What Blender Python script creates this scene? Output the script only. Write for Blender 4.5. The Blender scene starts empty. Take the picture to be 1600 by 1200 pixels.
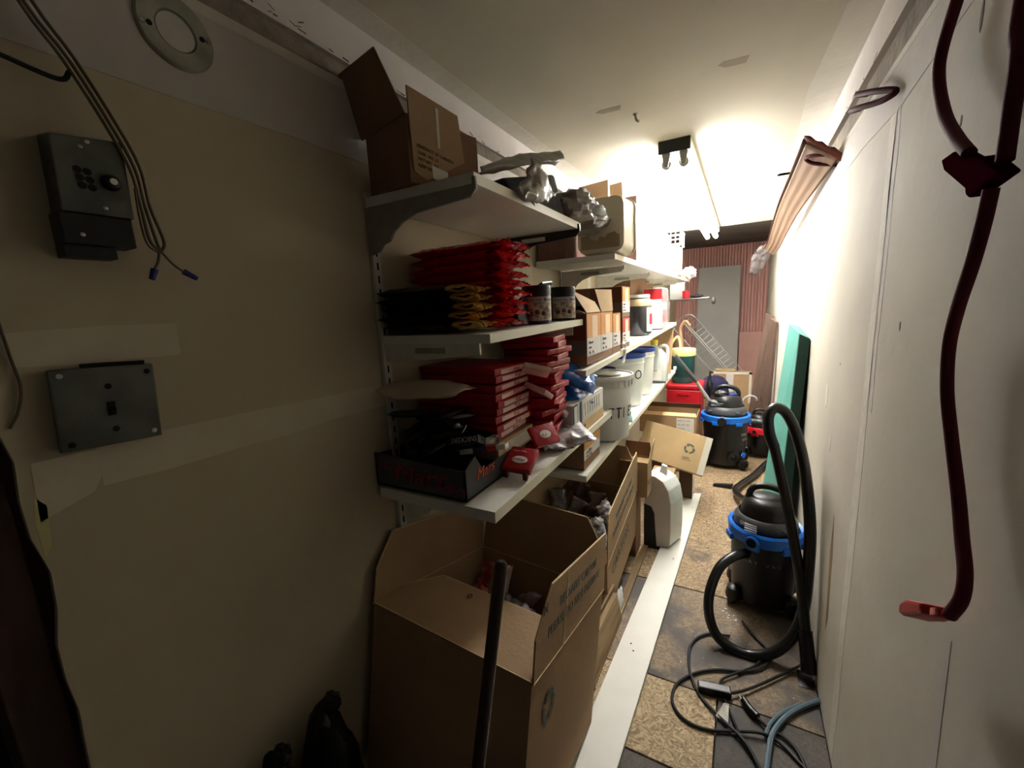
import bpy, bmesh, math, random
from mathutils import Vector, Matrix, Euler, noise
random.seed(7)
C = bpy.context.scene.collection
SC = bpy.context.scene
R = math.radians

# ---------------------------------------------------------------- camera, world, light, exposure
H = 1.265            # eye height
cam_data = bpy.data.cameras.new('camera')
cam = bpy.data.objects.new('camera', cam_data)
C.objects.link(cam)
cam_data.sensor_width = 36.0
cam_data.lens = 36.0 * 649.0 / 1600.0
cam_data.clip_start = 0.02
CM = [(0.87695615, 0.47799722, -0.04966458), (0.04013382, -0.17582904, -0.98360227), (-0.47889163, 0.86058283, -0.17337821)]
right, down, fwd = (Vector(r) for r in CM)
m = Matrix.Identity(4)
for i in range(3):
    m[i][0] = right[i]; m[i][1] = -down[i]; m[i][2] = -fwd[i]
m[0][3], m[1][3], m[2][3] = 0.0, 0.0, H
cam.matrix_world = m
SC.camera = cam

w = bpy.data.worlds.new('dim_surroundings')
SC.world = w
w.use_nodes = True
w.node_tree.nodes['Background'].inputs[0].default_value = (0.9, 0.86, 0.82, 1)
w.node_tree.nodes['Background'].inputs[1].default_value = 0.012
TUBE_POWER = 30.0
SC.view_settings.view_transform = 'Standard'
SC.view_settings.look = 'None'
SC.view_settings.gamma = 1.0
SC.view_settings.use_curve_mapping = False
SC.view_settings.exposure = 1.5

# ---------------------------------------------------------------- materials
def lin(c):
    return tuple(((v/255)/12.92 if v/255 <= .04045 else ((v/255+.055)/1.055)**2.4) for v in c)
MATS = {}
def mat(name, col, rough=.6, metal=0, bump=0, bs=60, var=0, vs=6, col2=None, spec=.5, alpha=1, trans=0, emit=0, coat=0, stretch=None, sheen=0, detail=3):
    if name in MATS: return MATS[name]
    m = bpy.data.materials.new(name); MATS[name] = m
    m.use_nodes = True
    nt = m.node_tree; b = nt.nodes['Principled BSDF']
    c = lin(col)
    b.inputs['Base Color'].default_value = (*c, 1)
    b.inputs['Roughness'].default_value = rough
    b.inputs['Metallic'].default_value = metal
    b.inputs['Specular IOR Level'].default_value = spec
    b.inputs['Alpha'].default_value = alpha
    b.inputs['Transmission Weight'].default_value = trans
    b.inputs['Coat Weight'].default_value = coat
    if emit:
        b.inputs['Emission Color'].default_value = (*c, 1)
        b.inputs['Emission Strength'].default_value = emit
    tc = nt.nodes.new('ShaderNodeTexCoord')
    mp = nt.nodes.new('ShaderNodeMapping')
    nt.links.new(tc.outputs['Object'], mp.inputs[0])
    if stretch: mp.inputs['Scale'].default_value = stretch
    if var or col2:
        n = nt.nodes.new('ShaderNodeTexNoise'); n.inputs['Scale'].default_value = vs; n.inputs['Detail'].default_value = detail + 2
        nt.links.new(mp.outputs[0], n.inputs['Vector'])
        rp = nt.nodes.new('ShaderNodeValToRGB')
        c2 = lin(col2) if col2 else tuple(v*(1-var) for v in c)
        rp.color_ramp.elements[0].color = (*c2, 1); rp.color_ramp.elements[0].position = .38
        rp.color_ramp.elements[1].color = (*c, 1); rp.color_ramp.elements[1].position = .62
        nt.links.new(n.outputs['Fac'], rp.inputs[0])
        nt.links.new(rp.outputs[0], b.inputs['Base Color'])
        if emit: nt.links.new(rp.outputs[0], b.inputs['Emission Color'])
    if bump:
        n2 = nt.nodes.new('ShaderNodeTexNoise'); n2.inputs['Scale'].default_value = bs; n2.inputs['Detail'].default_value = detail
        nt.links.new(mp.outputs[0], n2.inputs['Vector'])
        bp = nt.nodes.new('ShaderNodeBump'); bp.inputs['Strength'].default_value = bump; bp.inputs['Distance'].default_value = .01
        nt.links.new(n2.outputs['Fac'], bp.inputs['Height'])
        nt.links.new(bp.outputs[0], b.inputs['Normal'])
    return m

def osb(name, base, flake, dark, stain=None, amount=.5):
    m = bpy.data.materials.new(name); m.use_nodes = True
    nt = m.node_tree; b = nt.nodes['Principled BSDF']; b.inputs['Roughness'].default_value = .75
    tc = nt.nodes.new('ShaderNodeTexCoord')
    nz = nt.nodes.new('ShaderNodeTexNoise'); nz.inputs['Scale'].default_value = 14
    nt.links.new(tc.outputs['Object'], nz.inputs['Vector'])
    mx = nt.nodes.new('ShaderNodeVectorMath'); mx.operation = 'MULTIPLY_ADD'
    mx.inputs[1].default_value = (.09, .09, .09)
    nt.links.new(nz.outputs['Color'], mx.inputs[0]); nt.links.new(tc.outputs['Object'], mx.inputs[2])
    vo = nt.nodes.new('ShaderNodeTexVoronoi'); vo.inputs['Scale'].default_value = 150
    nt.links.new(mx.outputs[0], vo.inputs['Vector'])
    rp = nt.nodes.new('ShaderNodeValToRGB')
    e = rp.color_ramp.elements
    e[0].color = (*lin(dark), 1); e[0].position = .05
    e[1].color = (*lin(flake), 1); e[1].position = .95
    k = e.new(.5); k.color = (*lin(base), 1)
    sp = nt.nodes.new('ShaderNodeSeparateColor'); nt.links.new(vo.outputs['Color'], sp.inputs[0])
    nt.links.new(sp.outputs[0], rp.inputs[0])
    out = rp.outputs[0]
    if stain:
        n3 = nt.nodes.new('ShaderNodeTexNoise'); n3.inputs['Scale'].default_value = 3.2; n3.inputs['Detail'].default_value = 8; n3.inputs['Roughness'].default_value = .62
        nt.links.new(tc.outputs['Object'], n3.inputs['Vector'])
        r3 = nt.nodes.new('ShaderNodeValToRGB'); r3.color_ramp.elements[0].position = amount; r3.color_ramp.elements[1].position = amount + .1
        nt.links.new(n3.outputs['Fac'], r3.inputs[0])
        mc = nt.nodes.new('ShaderNodeMix'); mc.data_type = 'RGBA'
        nt.links.new(r3.outputs[0], mc.inputs[0]); nt.links.new(out, mc.inputs[6])
        mc.inputs[7].default_value = (*lin(stain), 1)
        out = mc.outputs[2]
    nt.links.new(out, b.inputs['Base Color'])
    bp = nt.nodes.new('ShaderNodeBump'); bp.inputs['Strength'].default_value = .35; bp.inputs['Distance'].default_value = .004
    nt.links.new(sp.outputs[1], bp.inputs['Height']); nt.links.new(bp.outputs[0], b.inputs['Normal'])
    MATS[name] = m
    return m

drywall = mat('drywall_paper', (200, 187, 158), .85, bump=.06, bs=35, var=.1, vs=3)
drywall_r = mat('drywall_warm', (203, 197, 182), .8, bump=.1, bs=24, var=.08, vs=3.5)
compound = mat('joint_compound', (218, 213, 200), .8, bump=.2, bs=30, var=.08, vs=9)
compound_d = mat('joint_compound_thin', (215, 204, 178), .85, bump=.1, bs=30, var=.08, vs=9)
compound_p = mat('joint_compound_greyish', (202, 195, 188), .8, bump=.12, bs=20, var=.06, vs=8)
ceil_m = mat('ceiling_drywall', (206, 199, 180), .85, bump=.08, bs=25, var=.07, vs=2.5)
ceil_dark = mat('dark_ceiling', (92, 84, 80), .85, bump=.2, bs=20, var=.3, vs=4)
groove_m = mat('groove', (140, 128, 112), .9, bump=.4, bs=60, var=.3, vs=20)
crack_m = mat('dark_crack', (62, 54, 40), .9)
white_board = mat('white_melamine', (226, 224, 214), .45, bump=.03, bs=80, var=.05, vs=10)
shelf_under = mat('shelf_edge_band', (228, 222, 200), .5)
white_metal = mat('white_enamel', (214, 210, 198), .4, var=.1, vs=30)
grey_metal = mat('grey_enamel', (150, 146, 134), .5, var=.15, vs=30)
black_metal = mat('black_enamel', (24, 24, 25), .4)
galv = mat('galvanised_steel', (104, 106, 98), .5, metal=.5, bump=.08, bs=70, var=.35, vs=18)
galv_l = mat('galvanised_light', (170, 168, 155), .55, metal=.4, bump=.1, bs=70, var=.25, vs=18)
darkgap = mat('dark_slot', (16, 14, 12), .9)
card = mat('cardboard', (168, 136, 100), .85, bump=.06, bs=90, var=.12, vs=7, stretch=(1, 1, 1))
card_l = mat('cardboard_light', (196, 165, 120), .85, bump=.06, bs=90, var=.1, vs=7)
card_d = mat('cardboard_brown', (136, 100, 72), .85, bump=.06, bs=90, var=.15, vs=6)
card_k = mat('cardboard_dark_inside', (92, 68, 48), .9, bump=.06, bs=90, var=.15, vs=6)
card_e = mat('cardboard_edge', (214, 190, 146), .9)
white_card = mat('white_carton', (216, 212, 206), .7, var=.06, vs=20)
tape_m = mat('packing_tape', (214, 206, 190), .2, bump=.2, bs=60)
ink = mat('dark_ink', (58, 46, 40), .8)
ink_g = mat('green_grey_ink', (88, 100, 92), .8)
ink_k = mat('black_marker', (40, 36, 34), .7)
label_w = mat('paper_label', (218, 214, 204), .7)
red_foil = mat('red_foil', (214, 10, 14), .26, bump=.9, bs=34, spec=.7, coat=.4)
red_foil2 = mat('dark_red_wrapper', (164, 6, 24), .38, bump=.35, bs=40, spec=.4)
pink_print = mat('pale_pink_print', (232, 190, 182), .4)
gold_foil = mat('gold_foil', (226, 180, 96), .28, metal=.35, bump=1., bs=40, coat=.5)
black_foil = mat('black_foil', (10, 9, 11), .35, bump=.3, bs=30, spec=.4)
blue_foil = mat('blue_foil', (10, 96, 178), .25, bump=.5, bs=36, coat=.4)
white_foil = mat('white_printed_foil', (226, 222, 222), .35, bump=.5, bs=40, col2=(120, 112, 116), vs=30)
plastic_grey = mat('cloudy_plastic_film', (138, 130, 122), .34, bump=.4, bs=26, coat=.25, var=.2, vs=8)
plastic_white = mat('white_plastic_bag', (240, 240, 240), .45, bump=.5, bs=18)
dark_stuff = mat('dark_fabric', (30, 25, 24), .85, bump=.3, bs=40)
cream_pl = mat('cream_translucent_plastic', (218, 208, 184), .35, var=.04, vs=4)
white_pl = mat('white_plastic', (226, 224, 218), .4)
blue_pl = mat('blue_plastic', (20, 110, 214), .35)
blue_lid = mat('dark_blue_plastic', (36, 68, 160), .4)
black_pl = mat('black_plastic', (14, 14, 15), .38)
black_rub = mat('black_rubber_hose', (16, 16, 17), .33, coat=.2)
grey_pl = mat('grey_plastic', (72, 74, 76), .4)
silver_pl = mat('silver_plastic', (184, 186, 190), .3, metal=.5)
red_pl = mat('red_plastic', (206, 26, 44), .35)
cool_red = mat('red_cooler_plastic', (180, 14, 30), .45)
green_pl = mat('dark_green_plastic', (14, 74, 72), .45)
yel_pl = mat('pale_yellow_plastic', (232, 222, 150), .5)
yel_cap = mat('yellow_cap', (214, 186, 30), .45)
teal_m = mat('teal_paint', (86, 158, 146), .6, bump=.05, bs=30, var=.06, vs=8)
teal_shade = mat('shaded_teal_edge', (26, 58, 48), .7, var=.2, vs=20)  # near edge of the teal board: shade put into the colour
brown_wood = mat('dark_brown_boards', (98, 76, 64), .7, bump=.2, bs=8, var=.25, vs=5, stretch=(6, 6, .6))
raw_wood = mat('raw_lumber', (158, 130, 94), .8, bump=.2, bs=8, var=.35, vs=9, stretch=(5, .6, 5))
jamb_wood = mat('dark_jamb_wood', (58, 32, 18), .7, bump=.2, bs=8, var=.3, vs=5, stretch=(6, 6, .6))
pink_metal = mat('salmon_corrugated_panel', (208, 158, 148), .55, var=.14, vs=3, stretch=(4, 1, .4))
pink_flat = mat('salmon_flat_panel', (206, 160, 148), .7, var=.08, vs=4)
grey_panel = mat('grey_white_door_slab', (176, 177, 172), .65, bump=.05, bs=30, var=.06, vs=3)
cord_red = mat('maroon_cord', (84, 20, 34), .75, spec=.2)
plug_red = mat('red_rubber_plug', (190, 28, 36), .45)
cord_blk = mat('black_cord', (26, 27, 29), .45)
cord_gry = mat('blue_grey_cord', (92, 112, 124), .45)
broom_m = mat('dark_varnished_handle', (54, 36, 26), .35, bump=.1, bs=10, stretch=(6, 6, .6))
trim_m = mat('tan_vinyl_trim', (88, 58, 42), .8, var=.12, vs=6, spec=.2)
trim_cut = mat('tan_vinyl_cut_end', (120, 58, 44), .6)
navy_m = mat('navy_fabric', (34, 30, 72), .8, bump=.3, bs=40)
wire_m = mat('grey_wire', (176, 174, 172), .35, metal=.3)
glass_amb = mat('dark_sauce_jar', (46, 44, 46), .12, coat=.5)
tan_pl = mat('tan_lid', (196, 168, 128), .5)
clearish = mat('milky_jug_plastic', (206, 208, 204), .3, alpha=.9)
orange_pr = mat('orange_print', (214, 142, 58), .5, var=.12, vs=25)
brown_pr = mat('brown_print', (112, 60, 34), .6, var=.1, vs=20)
red_pr = mat('red_print', (190, 34, 40), .5)
blue_pr = mat('blue_print', (34, 40, 92), .5)
wire_a = mat('old_beige_cable', (96, 84, 60), .6)
nut_blue = mat('blue_wire_nut', (28, 32, 110), .5)
lamp_tube = mat('lit_fluorescent_tube', (250, 250, 250), .4, emit=TUBE_POWER)
dgrey_fab = mat('dark_grey_drape', (74, 66, 64), .8, bump=.3, bs=20)
chrome = mat('chrome', (200, 200, 200), .2, metal=1)
orange_tx = mat('orange_red_print', (226, 84, 44), .5)
dred_tx = mat('dull_red_print', (150, 30, 34), .5)
tray_m = mat('charcoal_tray_card', (62, 62, 64), .5)
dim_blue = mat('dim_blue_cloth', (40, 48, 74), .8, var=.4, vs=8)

# ---------------------------------------------------------------- mesh helpers
class MB:
    def __init__(s): s.bm = bmesh.new()
    def hexa(s, b, t):
        v = [s.bm.verts.new(p) for p in list(b) + list(t)]
        n = len(b)
        s.bm.faces.new(v[:n][::-1]); s.bm.faces.new(v[n:])
        for i in range(n):
            j = (i+1) % n
            s.bm.faces.new((v[i], v[j], v[n+j], v[n+i]))
        return s
    def box(s, x0, x1, y0, y1, z0, z1):
        return s.hexa([(x0, y0, z0), (x1, y0, z0), (x1, y1, z0), (x0, y1, z0)], [(x0, y0, z1), (x1, y0, z1), (x1, y1, z1), (x0, y1, z1)])
    def cbox(s, c, size, M=None):
        c = Vector(c); a, b_, d = (q/2 for q in size); M = M or Matrix.Identity(3)
        P = [c + M @ Vector(p) for p in ((-a, -b_, -d), (a, -b_, -d), (a, b_, -d), (-a, b_, -d), (-a, -b_, d), (a, -b_, d), (a, b_, d), (-a, b_, d))]
        return s.hexa(P[:4], P[4:])
    def slab(s, pts, th, n=None):
        P = [Vector(p) for p in pts]
        if n is None: n = (P[1]-P[0]).cross(P[2]-P[0]).normalized()
        n = Vector(n)
        return s.hexa(P, [p + n*th for p in P])
    def lathe(s, prof, c=(0, 0, 0), seg=28, M=None, cap=True, sx=1, sy=1):
        M = M or Matrix.Identity(3); c = Vector(c); rings = []
        for r, z in prof:
            rings.append([s.bm.verts.new(c + M @ Vector((max(r, 1e-5)*math.cos(2*math.pi*k/seg)*sx, max(r, 1e-5)*math.sin(2*math.pi*k/seg)*sy, z))) for k in range(seg)])
        for a, b_ in zip(rings, rings[1:]):
            for k in range(seg):
                j = (k+1) % seg
                s.bm.faces.new((a[k], a[j], b_[j], b_[k]))
        if cap:
            s.bm.faces.new(rings[0][::-1]); s.bm.faces.new(rings[-1])
        return s
    def tube(s, pts, r, seg=10, n=6, closed=False, taper=None):
        P = smooth(pts, n)
        up = Vector((0, 0, 1)); rings = []; L = len(P)
        pn = None
        for i, p in enumerate(P):
            t = (P[min(i+1, L-1)] - P[max(i-1, 0)]).normalized()
            if pn is None:
                pn = t.cross(up)
                if pn.length < .1: pn = t.cross(Vector((1, 0, 0)))
                pn.normalize()
            pn = (pn - t*pn.dot(t)).normalized()
            bn = t.cross(pn)
            rr = r if taper is None else r*(1 + (taper-1)*i/(L-1))
            rings.append([s.bm.verts.new(p + (pn*math.cos(2*math.pi*k/seg) + bn*math.sin(2*math.pi*k/seg))*rr) for k in range(seg)])
        for a, b_ in zip(rings, rings[1:]):
            for k in range(seg):
                j = (k+1) % seg
                s.bm.faces.new((a[k], a[j], b_[j], b_[k]))
        s.bm.faces.new(rings[0][::-1]); s.bm.faces.new(rings[-1])
        return s
    def blob(s, c, rx, ry, rz, crinkle=.15, freq=3, seed=0, seg=20, flat=None, rows=12, fine=0):
        c = Vector(c); g = []
        for i in range(rows+1):
            th = math.pi*i/rows; ring = []
            for k in range(seg):
                ph = 2*math.pi*k/seg
                d = Vector((math.sin(th)*math.cos(ph), math.sin(th)*math.sin(ph), math.cos(th)))
                q = 1 + crinkle*noise.noise(d*freq + Vector((seed*3.7, seed, 0))) + crinkle*.5*noise.noise(d*freq*2.7 + Vector((seed, 0, 5))) + (fine*(.5-abs(noise.noise(d*freq*2.2 + Vector((9, seed, 2)))))*1.2 if fine else 0)
                p = Vector((d.x*rx*q, d.y*ry*q, d.z*rz*q))
                if flat is not None: p.z = max(p.z, flat)
                ring.append(s.bm.verts.new(c + p))
            g.append(ring)
        for a, b_ in zip(g, g[1:]):
            for k in range(seg):
                j = (k+1) % seg
                s.bm.faces.new((a[k], b_[k], b_[j], a[j]))
        bmesh.ops.remove_doubles(s.bm, verts=s.bm.verts, dist=1e-5)
        return s
    def build(s, name, m, parent=None, smooth=False, bevel=0, seg=2, label=None):
        bmesh.ops.recalc_face_normals(s.bm, faces=s.bm.faces)
        if bevel:
            bmesh.ops.bevel(s.bm, geom=list(s.bm.edges), offset=bevel, segments=seg, affect='EDGES', profile=.6, clamp_overlap=True)
        me = bpy.data.meshes.new(name)
        s.bm.to_mesh(me); s.bm.free()
        if isinstance(m, (list, tuple)):
            for q in m: me.materials.append(q)
        else: me.materials.append(m)
        if smooth:
            me.shade_smooth()
            for p in me.polygons: p.use_smooth = True
            try: me.set_sharp_from_angle(angle=R(40))
            except Exception: pass
        ob = bpy.data.objects.new(name, me)
        C.objects.link(ob)
        if parent is not None: ob.parent = parent
        if label: ob['label'] = label
        return ob

def smooth(pts, n=6):
    P = [Vector(p) for p in pts]
    if len(P) < 3 or n <= 1: return P
    Q = [2*P[0]-P[1]] + P + [2*P[-1]-P[-2]]
    out = []
    for i in range(1, len(Q)-2):
        a, b_, c, d = Q[i-1:i+3]
        for k in range(n):
            t = k/n
            out.append(.5*((2*b_) + (c-a)*t + (2*a-5*b_+4*c-d)*t*t + (3*b_-a-3*c+d)*t**3))
    out.append(P[-1])
    return out

def thing(name, label, cat, loc=(0, 0, 0), group=None, rot=0):
    e = bpy.data.objects.new(name, None); C.objects.link(e)
    e.location = loc; e.rotation_euler = (0, 0, rot); e.empty_display_size = .05
    e['label'] = label; e['category'] = cat
    if group: e['group'] = group
    return e
def tag(ob, label, cat, group=None, kind=None):
    ob['label'] = label; ob['category'] = cat
    if group: ob['group'] = group
    if kind: ob['kind'] = kind
    return ob
def struct(ob, label=None):
    ob['kind'] = 'structure'
    if label: ob['label'] = label
    return ob
def copy_tree(o, parent=None):
    c = o.copy(); C.objects.link(c)
    if parent is not None: c.parent = parent
    for ch in list(o.children): copy_tree(ch, c)
    return c
def rel(P, loc):
    return [tuple(Vector(p) - Vector(loc)) for p in P]

def frame(xdir, ydir):
    x = Vector(xdir).normalized(); y = Vector(ydir); y = (y - x*y.dot(x)).normalized(); z = x.cross(y)
    return Matrix((x, y, z)).transposed()
def text(body, size, m, origin, xdir, ydir, parent=None, name='lettering', wide=1.0, depth=.0006, off=.0008, align='LEFT', shear=0, label=None):
    cu = bpy.data.curves.new('t', 'FONT'); cu.body = body; cu.size = size; cu.align_x = align; cu.shear = shear
    cu.resolution_u = 2; cu.extrude = depth/2
    tmp = bpy.data.objects.new('t', cu); C.objects.link(tmp)
    me = bpy.data.meshes.new_from_object(tmp.evaluated_get(bpy.context.evaluated_depsgraph_get()))
    bpy.data.objects.remove(tmp)
    M = frame(xdir, ydir)
    og = Vector(origin) + M @ Vector((0, 0, off))
    for v in me.vertices: v.co = og + M @ Vector((v.co.x*wide, v.co.y, v.co.z))
    me.materials.clear(); me.materials.append(m)
    ob = bpy.data.objects.new(name, me); C.objects.link(ob)
    if parent is not None: ob.parent = parent
    if label: ob['label'] = label
    return ob
def text_lines(rows, pitch, **k):
    """several printed lines one below another, as one part"""
    return text('\n'.join(rows), **k)

# ---------------------------------------------------------------- the room
XL, XR, ZC = -.805, .264, 1.925
YN = -1.2
# floor: base slab and the boards lying on it
fl = struct(MB().box(-1.9, 1.2, YN, 6.4, -.06, -.012).build('floor', mat('subfloor', (60, 50, 42), .9)), 'wooden floor of worn boards with dark stains')
osb_l = osb('osb_light', (168, 146, 112), (196, 176, 140), (134, 112, 82))
osb_m = osb('osb_worn', (134, 116, 94), (152, 132, 106), (112, 96, 78), stain=(88, 82, 78), amount=.44)
osb_d = osb('osb_painted_dark', (88, 80, 74), (96, 88, 80), (78, 72, 66), stain=(68, 64, 62), amount=.45)
osb_b = osb('osb_brown', (146, 122, 92), (172, 148, 114), (112, 90, 66), stain=(96, 82, 68), amount=.58)
def panel(x0, x1, y0, y1, m, z=0, lab=None):
    g = .0025
    o_ = MB().box(x0+g, x1-g, y0+g, y1-g, -.012, z).build('floor_board', m, fl, bevel=.001, seg=1)
    if lab: o_['label'] = lab
panel(XL, -.02, 1.012, 1.294, osb_l, 0, 'light flaky board')
panel(-.02, XR, .4, 1.294, osb_d, 0, 'dark painted board')
panel(XL, -.02, .4, 1.012, osb_d, -.001)
panel(XL, XR, 1.294, 1.82, osb_d if False else osb_m, -.001)
panel(XL, XR, 1.82, 3.05, osb_b, 0)
panel(XL, XR, 3.05, 4.6, osb_b, -.001)
panel(XL, XR, 4.6, 6.3, osb_b, 0)
panel(XL-1, XL, -.6, 6.3, osb_d, 0)
panel(XL, XR, YN, .4, osb_d, 0)

def jag(n, amp): return [random.uniform(-amp, amp) for _ in range(n)]
# left wall: torn end at the doorway
NJ = 34; zz = [1.79*i/NJ for i in range(NJ+1)]
jj = [0]+jag(NJ, .0035)
b = MB(); edge = []
for i, z in enumerate(zz):
    y = .131 + jj[i] + (.006 if .86 < z < 1.0 else 0) + .004*noise.noise(Vector((z*9, 0, 0)))
    edge.append(y)
for i in range(NJ):
    b.hexa([(XL, edge[i], zz[i]), (XL, 6.4, zz[i]), (XL-.012, 6.4, zz[i]), (XL-.012, edge[i], zz[i])],
           [(XL, edge[i+1], zz[i+1]), (XL, 6.4, zz[i+1]), (XL-.012, 6.4, zz[i+1]), (XL-.012, edge[i+1], zz[i+1])])
bmesh.ops.remove_doubles(b.bm, verts=b.bm.verts, dist=1e-5)
wl = struct(b.build('wall_left', drywall), 'unpainted drywall wall with shelf uprights, torn at the doorway')
MB().box(XL-.03, XL-.010, -.2, 6.4, 1.785, 1.835).build('groove', groove_m, wl)
MB().box(XL-.012, XL+.002, -.2, 6.4, 1.833, ZC).build('upper_strip', compound_p, wl)
MB().box(XL-.008, XL+.0015, -.2, 6.4, 1.772, 1.791).build('joint_bead', compound, wl)
pts = [(XL+.0005, .05, 1.625)]+[(XL+.0005, .2+.2*i, 1.628+random.uniform(-.006, .006)) for i in range(30)]
b = MB()
for p, q in zip(pts, pts[1:]):
    b.slab([p, q, (q[0], q[1], 1.773), (p[0], p[1], 1.773)], .001, (1, 0, 0))
b.build('joint_tape', compound_p, wl, label='wide band of joint compound below the ceiling')
for k in range(26):     # crumbling flecks along the crack
    y = random.uniform(.3, 2.4); z = 1.834 + random.uniform(-.003, .012)
    if k < 18:
        pass
b = MB()
for k in range(46):
    y = random.uniform(.35, 2.6); z = 1.836 + abs(random.gauss(0, .008)); l = random.uniform(.004, .02)
    b.cbox((XL+.002, y, z), (.0015, l, random.uniform(.0008, .0028)), Euler((random.uniform(-.5, .5), 0, 0)).to_matrix())
b.build('crack', crack_m, wl, label='dark crumbling cracks')
def wpatch(pts, m, name='compound_patch', x=XL, th=.0005, side=1, parent=None):
    """irregular patch of joint compound on a side wall; pts are (y, z)"""
    P = [(x, y, z) for y, z in pts]
    o_ = MB().slab(P, th, (side, 0, 0)).build(name, m, parent or wl)
    return o_
wpatch([(.152, 1.226), (.20, 1.222), (.335, 1.222), (.337, 1.272), (.25, 1.273), (.14, 1.268)], compound_d)
wpatch([(.211, 1.044), (.30, 1.040), (.40, 1.041), (.50, 1.038), (.585, 1.042), (.585, 1.098), (.45, 1.102), (.35, 1.104), (.212, 1.106)], compound_d)
wpatch([(.585, 1.044), (.70, 1.040), (.78, 1.041), (.78, 1.094), (.69, 1.097), (.585, 1.098)], compound_d)
wpatch([(.143, 1.02), (.2, 1.04), (.211, 1.06), (.212, 1.1), (.147, 1.1)], compound_d)
wpatch([(.139, .97), (.148, .985), (.152, 1.04), (.143, 1.055), (.138, 1.02)], mat('exposed_gypsum', (204, 196, 140), .9), 'torn_gypsum')
# vertical joints far down the left wall
wpatch([(2.42, .3), (2.48, .3), (2.48, 1.77), (2.42, 1.77)], compound)
wpatch([(1.62, .9), (1.67, .9), (1.68, 1.77), (1.62, 1.77)], compound_d)

# door jamb and what is seen through the doorway
jb = MB().box(XL-.11, XL-.012, .075, .125, 0, 1.9).build('trim_1', jamb_wood, bevel=.002); struct(jb, 'dark wooden door jamb beside the torn drywall')
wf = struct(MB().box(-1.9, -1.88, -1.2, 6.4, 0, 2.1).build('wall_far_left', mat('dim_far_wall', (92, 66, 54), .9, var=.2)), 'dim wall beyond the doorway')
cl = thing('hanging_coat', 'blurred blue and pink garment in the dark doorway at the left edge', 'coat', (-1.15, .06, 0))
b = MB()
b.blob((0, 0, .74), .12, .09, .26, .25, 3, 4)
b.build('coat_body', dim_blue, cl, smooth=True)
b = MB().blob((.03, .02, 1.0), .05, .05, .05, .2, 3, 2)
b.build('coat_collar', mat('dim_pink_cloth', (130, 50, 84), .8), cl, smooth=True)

# right wall
wr = struct(MB().box(XR, XR+.014, YN, 6.4, 0, 1.742).build('wall_right', drywall_r), 'unpainted drywall wall with vertical joint strips and scuffs')
MB().box(XR+.012, XR+.03, YN, 6.4, 1.735, 1.84).build('groove', groove_m, wr)
MB().box(XR-.003, XR+.014, YN, 6.4, 1.825, ZC).build('upper_strip', compound_p, wr)
MB().box(XR-.0015, XR+.008, YN, 6.4, 1.728, 1.744).build('joint_bead', compound, wr)
def rp(pts, m, name='compound_patch', th=.0005): return wpatch(pts, m, name, XR, th, -1, wr)
# joint strips
def strip(yc, wdt, z0, z1, m):
    n = 9; L = []; Rr = []
    for i in range(n+1):
        z = z0+(z1-z0)*i/n
        L.append((yc-wdt/2+random.uniform(-.006, .006), z)); Rr.append((yc+wdt/2+random.uniform(-.006, .006), z))
    rp(L+Rr[::-1], m, 'joint_strip')
strip(1.235, .052, .02, 1.72, compound)
strip(1.20, .035, 1.0, 1.70, compound_p)
strip(2.95, .06, .1, 1.72, compound)
strip(4.2, .06, .1, 1.72, compound)
P = [(YN, 1.66)] + [(.6+.3*i, 1.66+random.uniform(-.03, .02)) for i in range(16)]
b = MB()
for p, q in zip(P, P[1:]):
    b.slab([(XR, p[0], p[1]), (XR, q[0], q[1]), (XR, q[0], 1.729), (XR, p[0], 1.729)], .001, (-1, 0, 0))
b.build('joint_tape', compound_p, wr)
for (y, z, a, c_) in ((1.72, .93, .02, .045), (1.60, .80, .012, .03), (2.2, .75, .02, .03), (2.9, .9, .03, .06)):
    rp([(y+a*math.cos(t*.785), z+c_*math.sin(t*.785)) for t in range(8)], compound)
for (y, z, a, c_) in ((1.05, 1.2, .004, .009), (.86, 1.62, .004, .02), (.885, 1.5, .003, .008), (1.55, 1.06, .003, .004), (.885, 1.44, .002, .012), (.62, 1.15, .003, .01)):
    rp([(y+a*math.cos(t*.785), z+c_*math.sin(t*.785)) for t in range(8)], mat('grey_scuff', (120, 108, 94), .9), 'scuff')
rp([(.70, .80), (.715, .76), (.712, .3), (.66, .3), (.69, .6)], compound_p)
rp([(1.43, .25), (1.46, .5), (1.45, .62), (1.425, .5), (1.41, .3)], mat('water_stain', (150, 124, 88), .9), 'stain')
b = MB()
for k in range(30):
    y = random.uniform(.7, 2.6); z = 1.827 + random.uniform(0, .012); l = random.uniform(.004, .03)
    b.cbox((XR-.003, y, z), (.001, l, .0016), Euler((random.uniform(-.5, .5), 0, 0)).to_matrix())
b.build('crack', crack_m, wr)

# ceiling: boarded part, then a raised part in a darker colour beyond the lamp
ce = struct(MB().box(XL-.02, XR+.02, YN, 4.41, ZC, ZC+.04).build('ceiling', ceil_m), 'drywall ceiling with taped joints')
def cpatch(pts, m, name='compound_patch', z=ZC, th=.0004): return MB().slab([(x, y, z) for x, y in pts], th, (0, 0, -1)).build(name, m, ce)
cpatch([(XL, 2.83), (-.5, 2.825), (-.2, 2.835), (.1, 2.83), (XR, 2.835), (XR, 2.89), (.1, 2.885), (-.3, 2.89), (XL, 2.885)], compound, 'joint_strip')
cpatch([(XL, YN), (-.735, YN), (-.74, 1.2), (-.73, 2.4), (-.745, 3.4), (-.735, 4.4), (XL, 4.4)], compound, 'joint_strip')
cpatch([(XR, YN), (.19, YN), (.195, 1.2), (.16, 1.8), (.175, 2.4), (.13, 3.0), (.15, 4.0), (.14, 4.4), (XR, 4.4)], compound, 'joint_strip')
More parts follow.
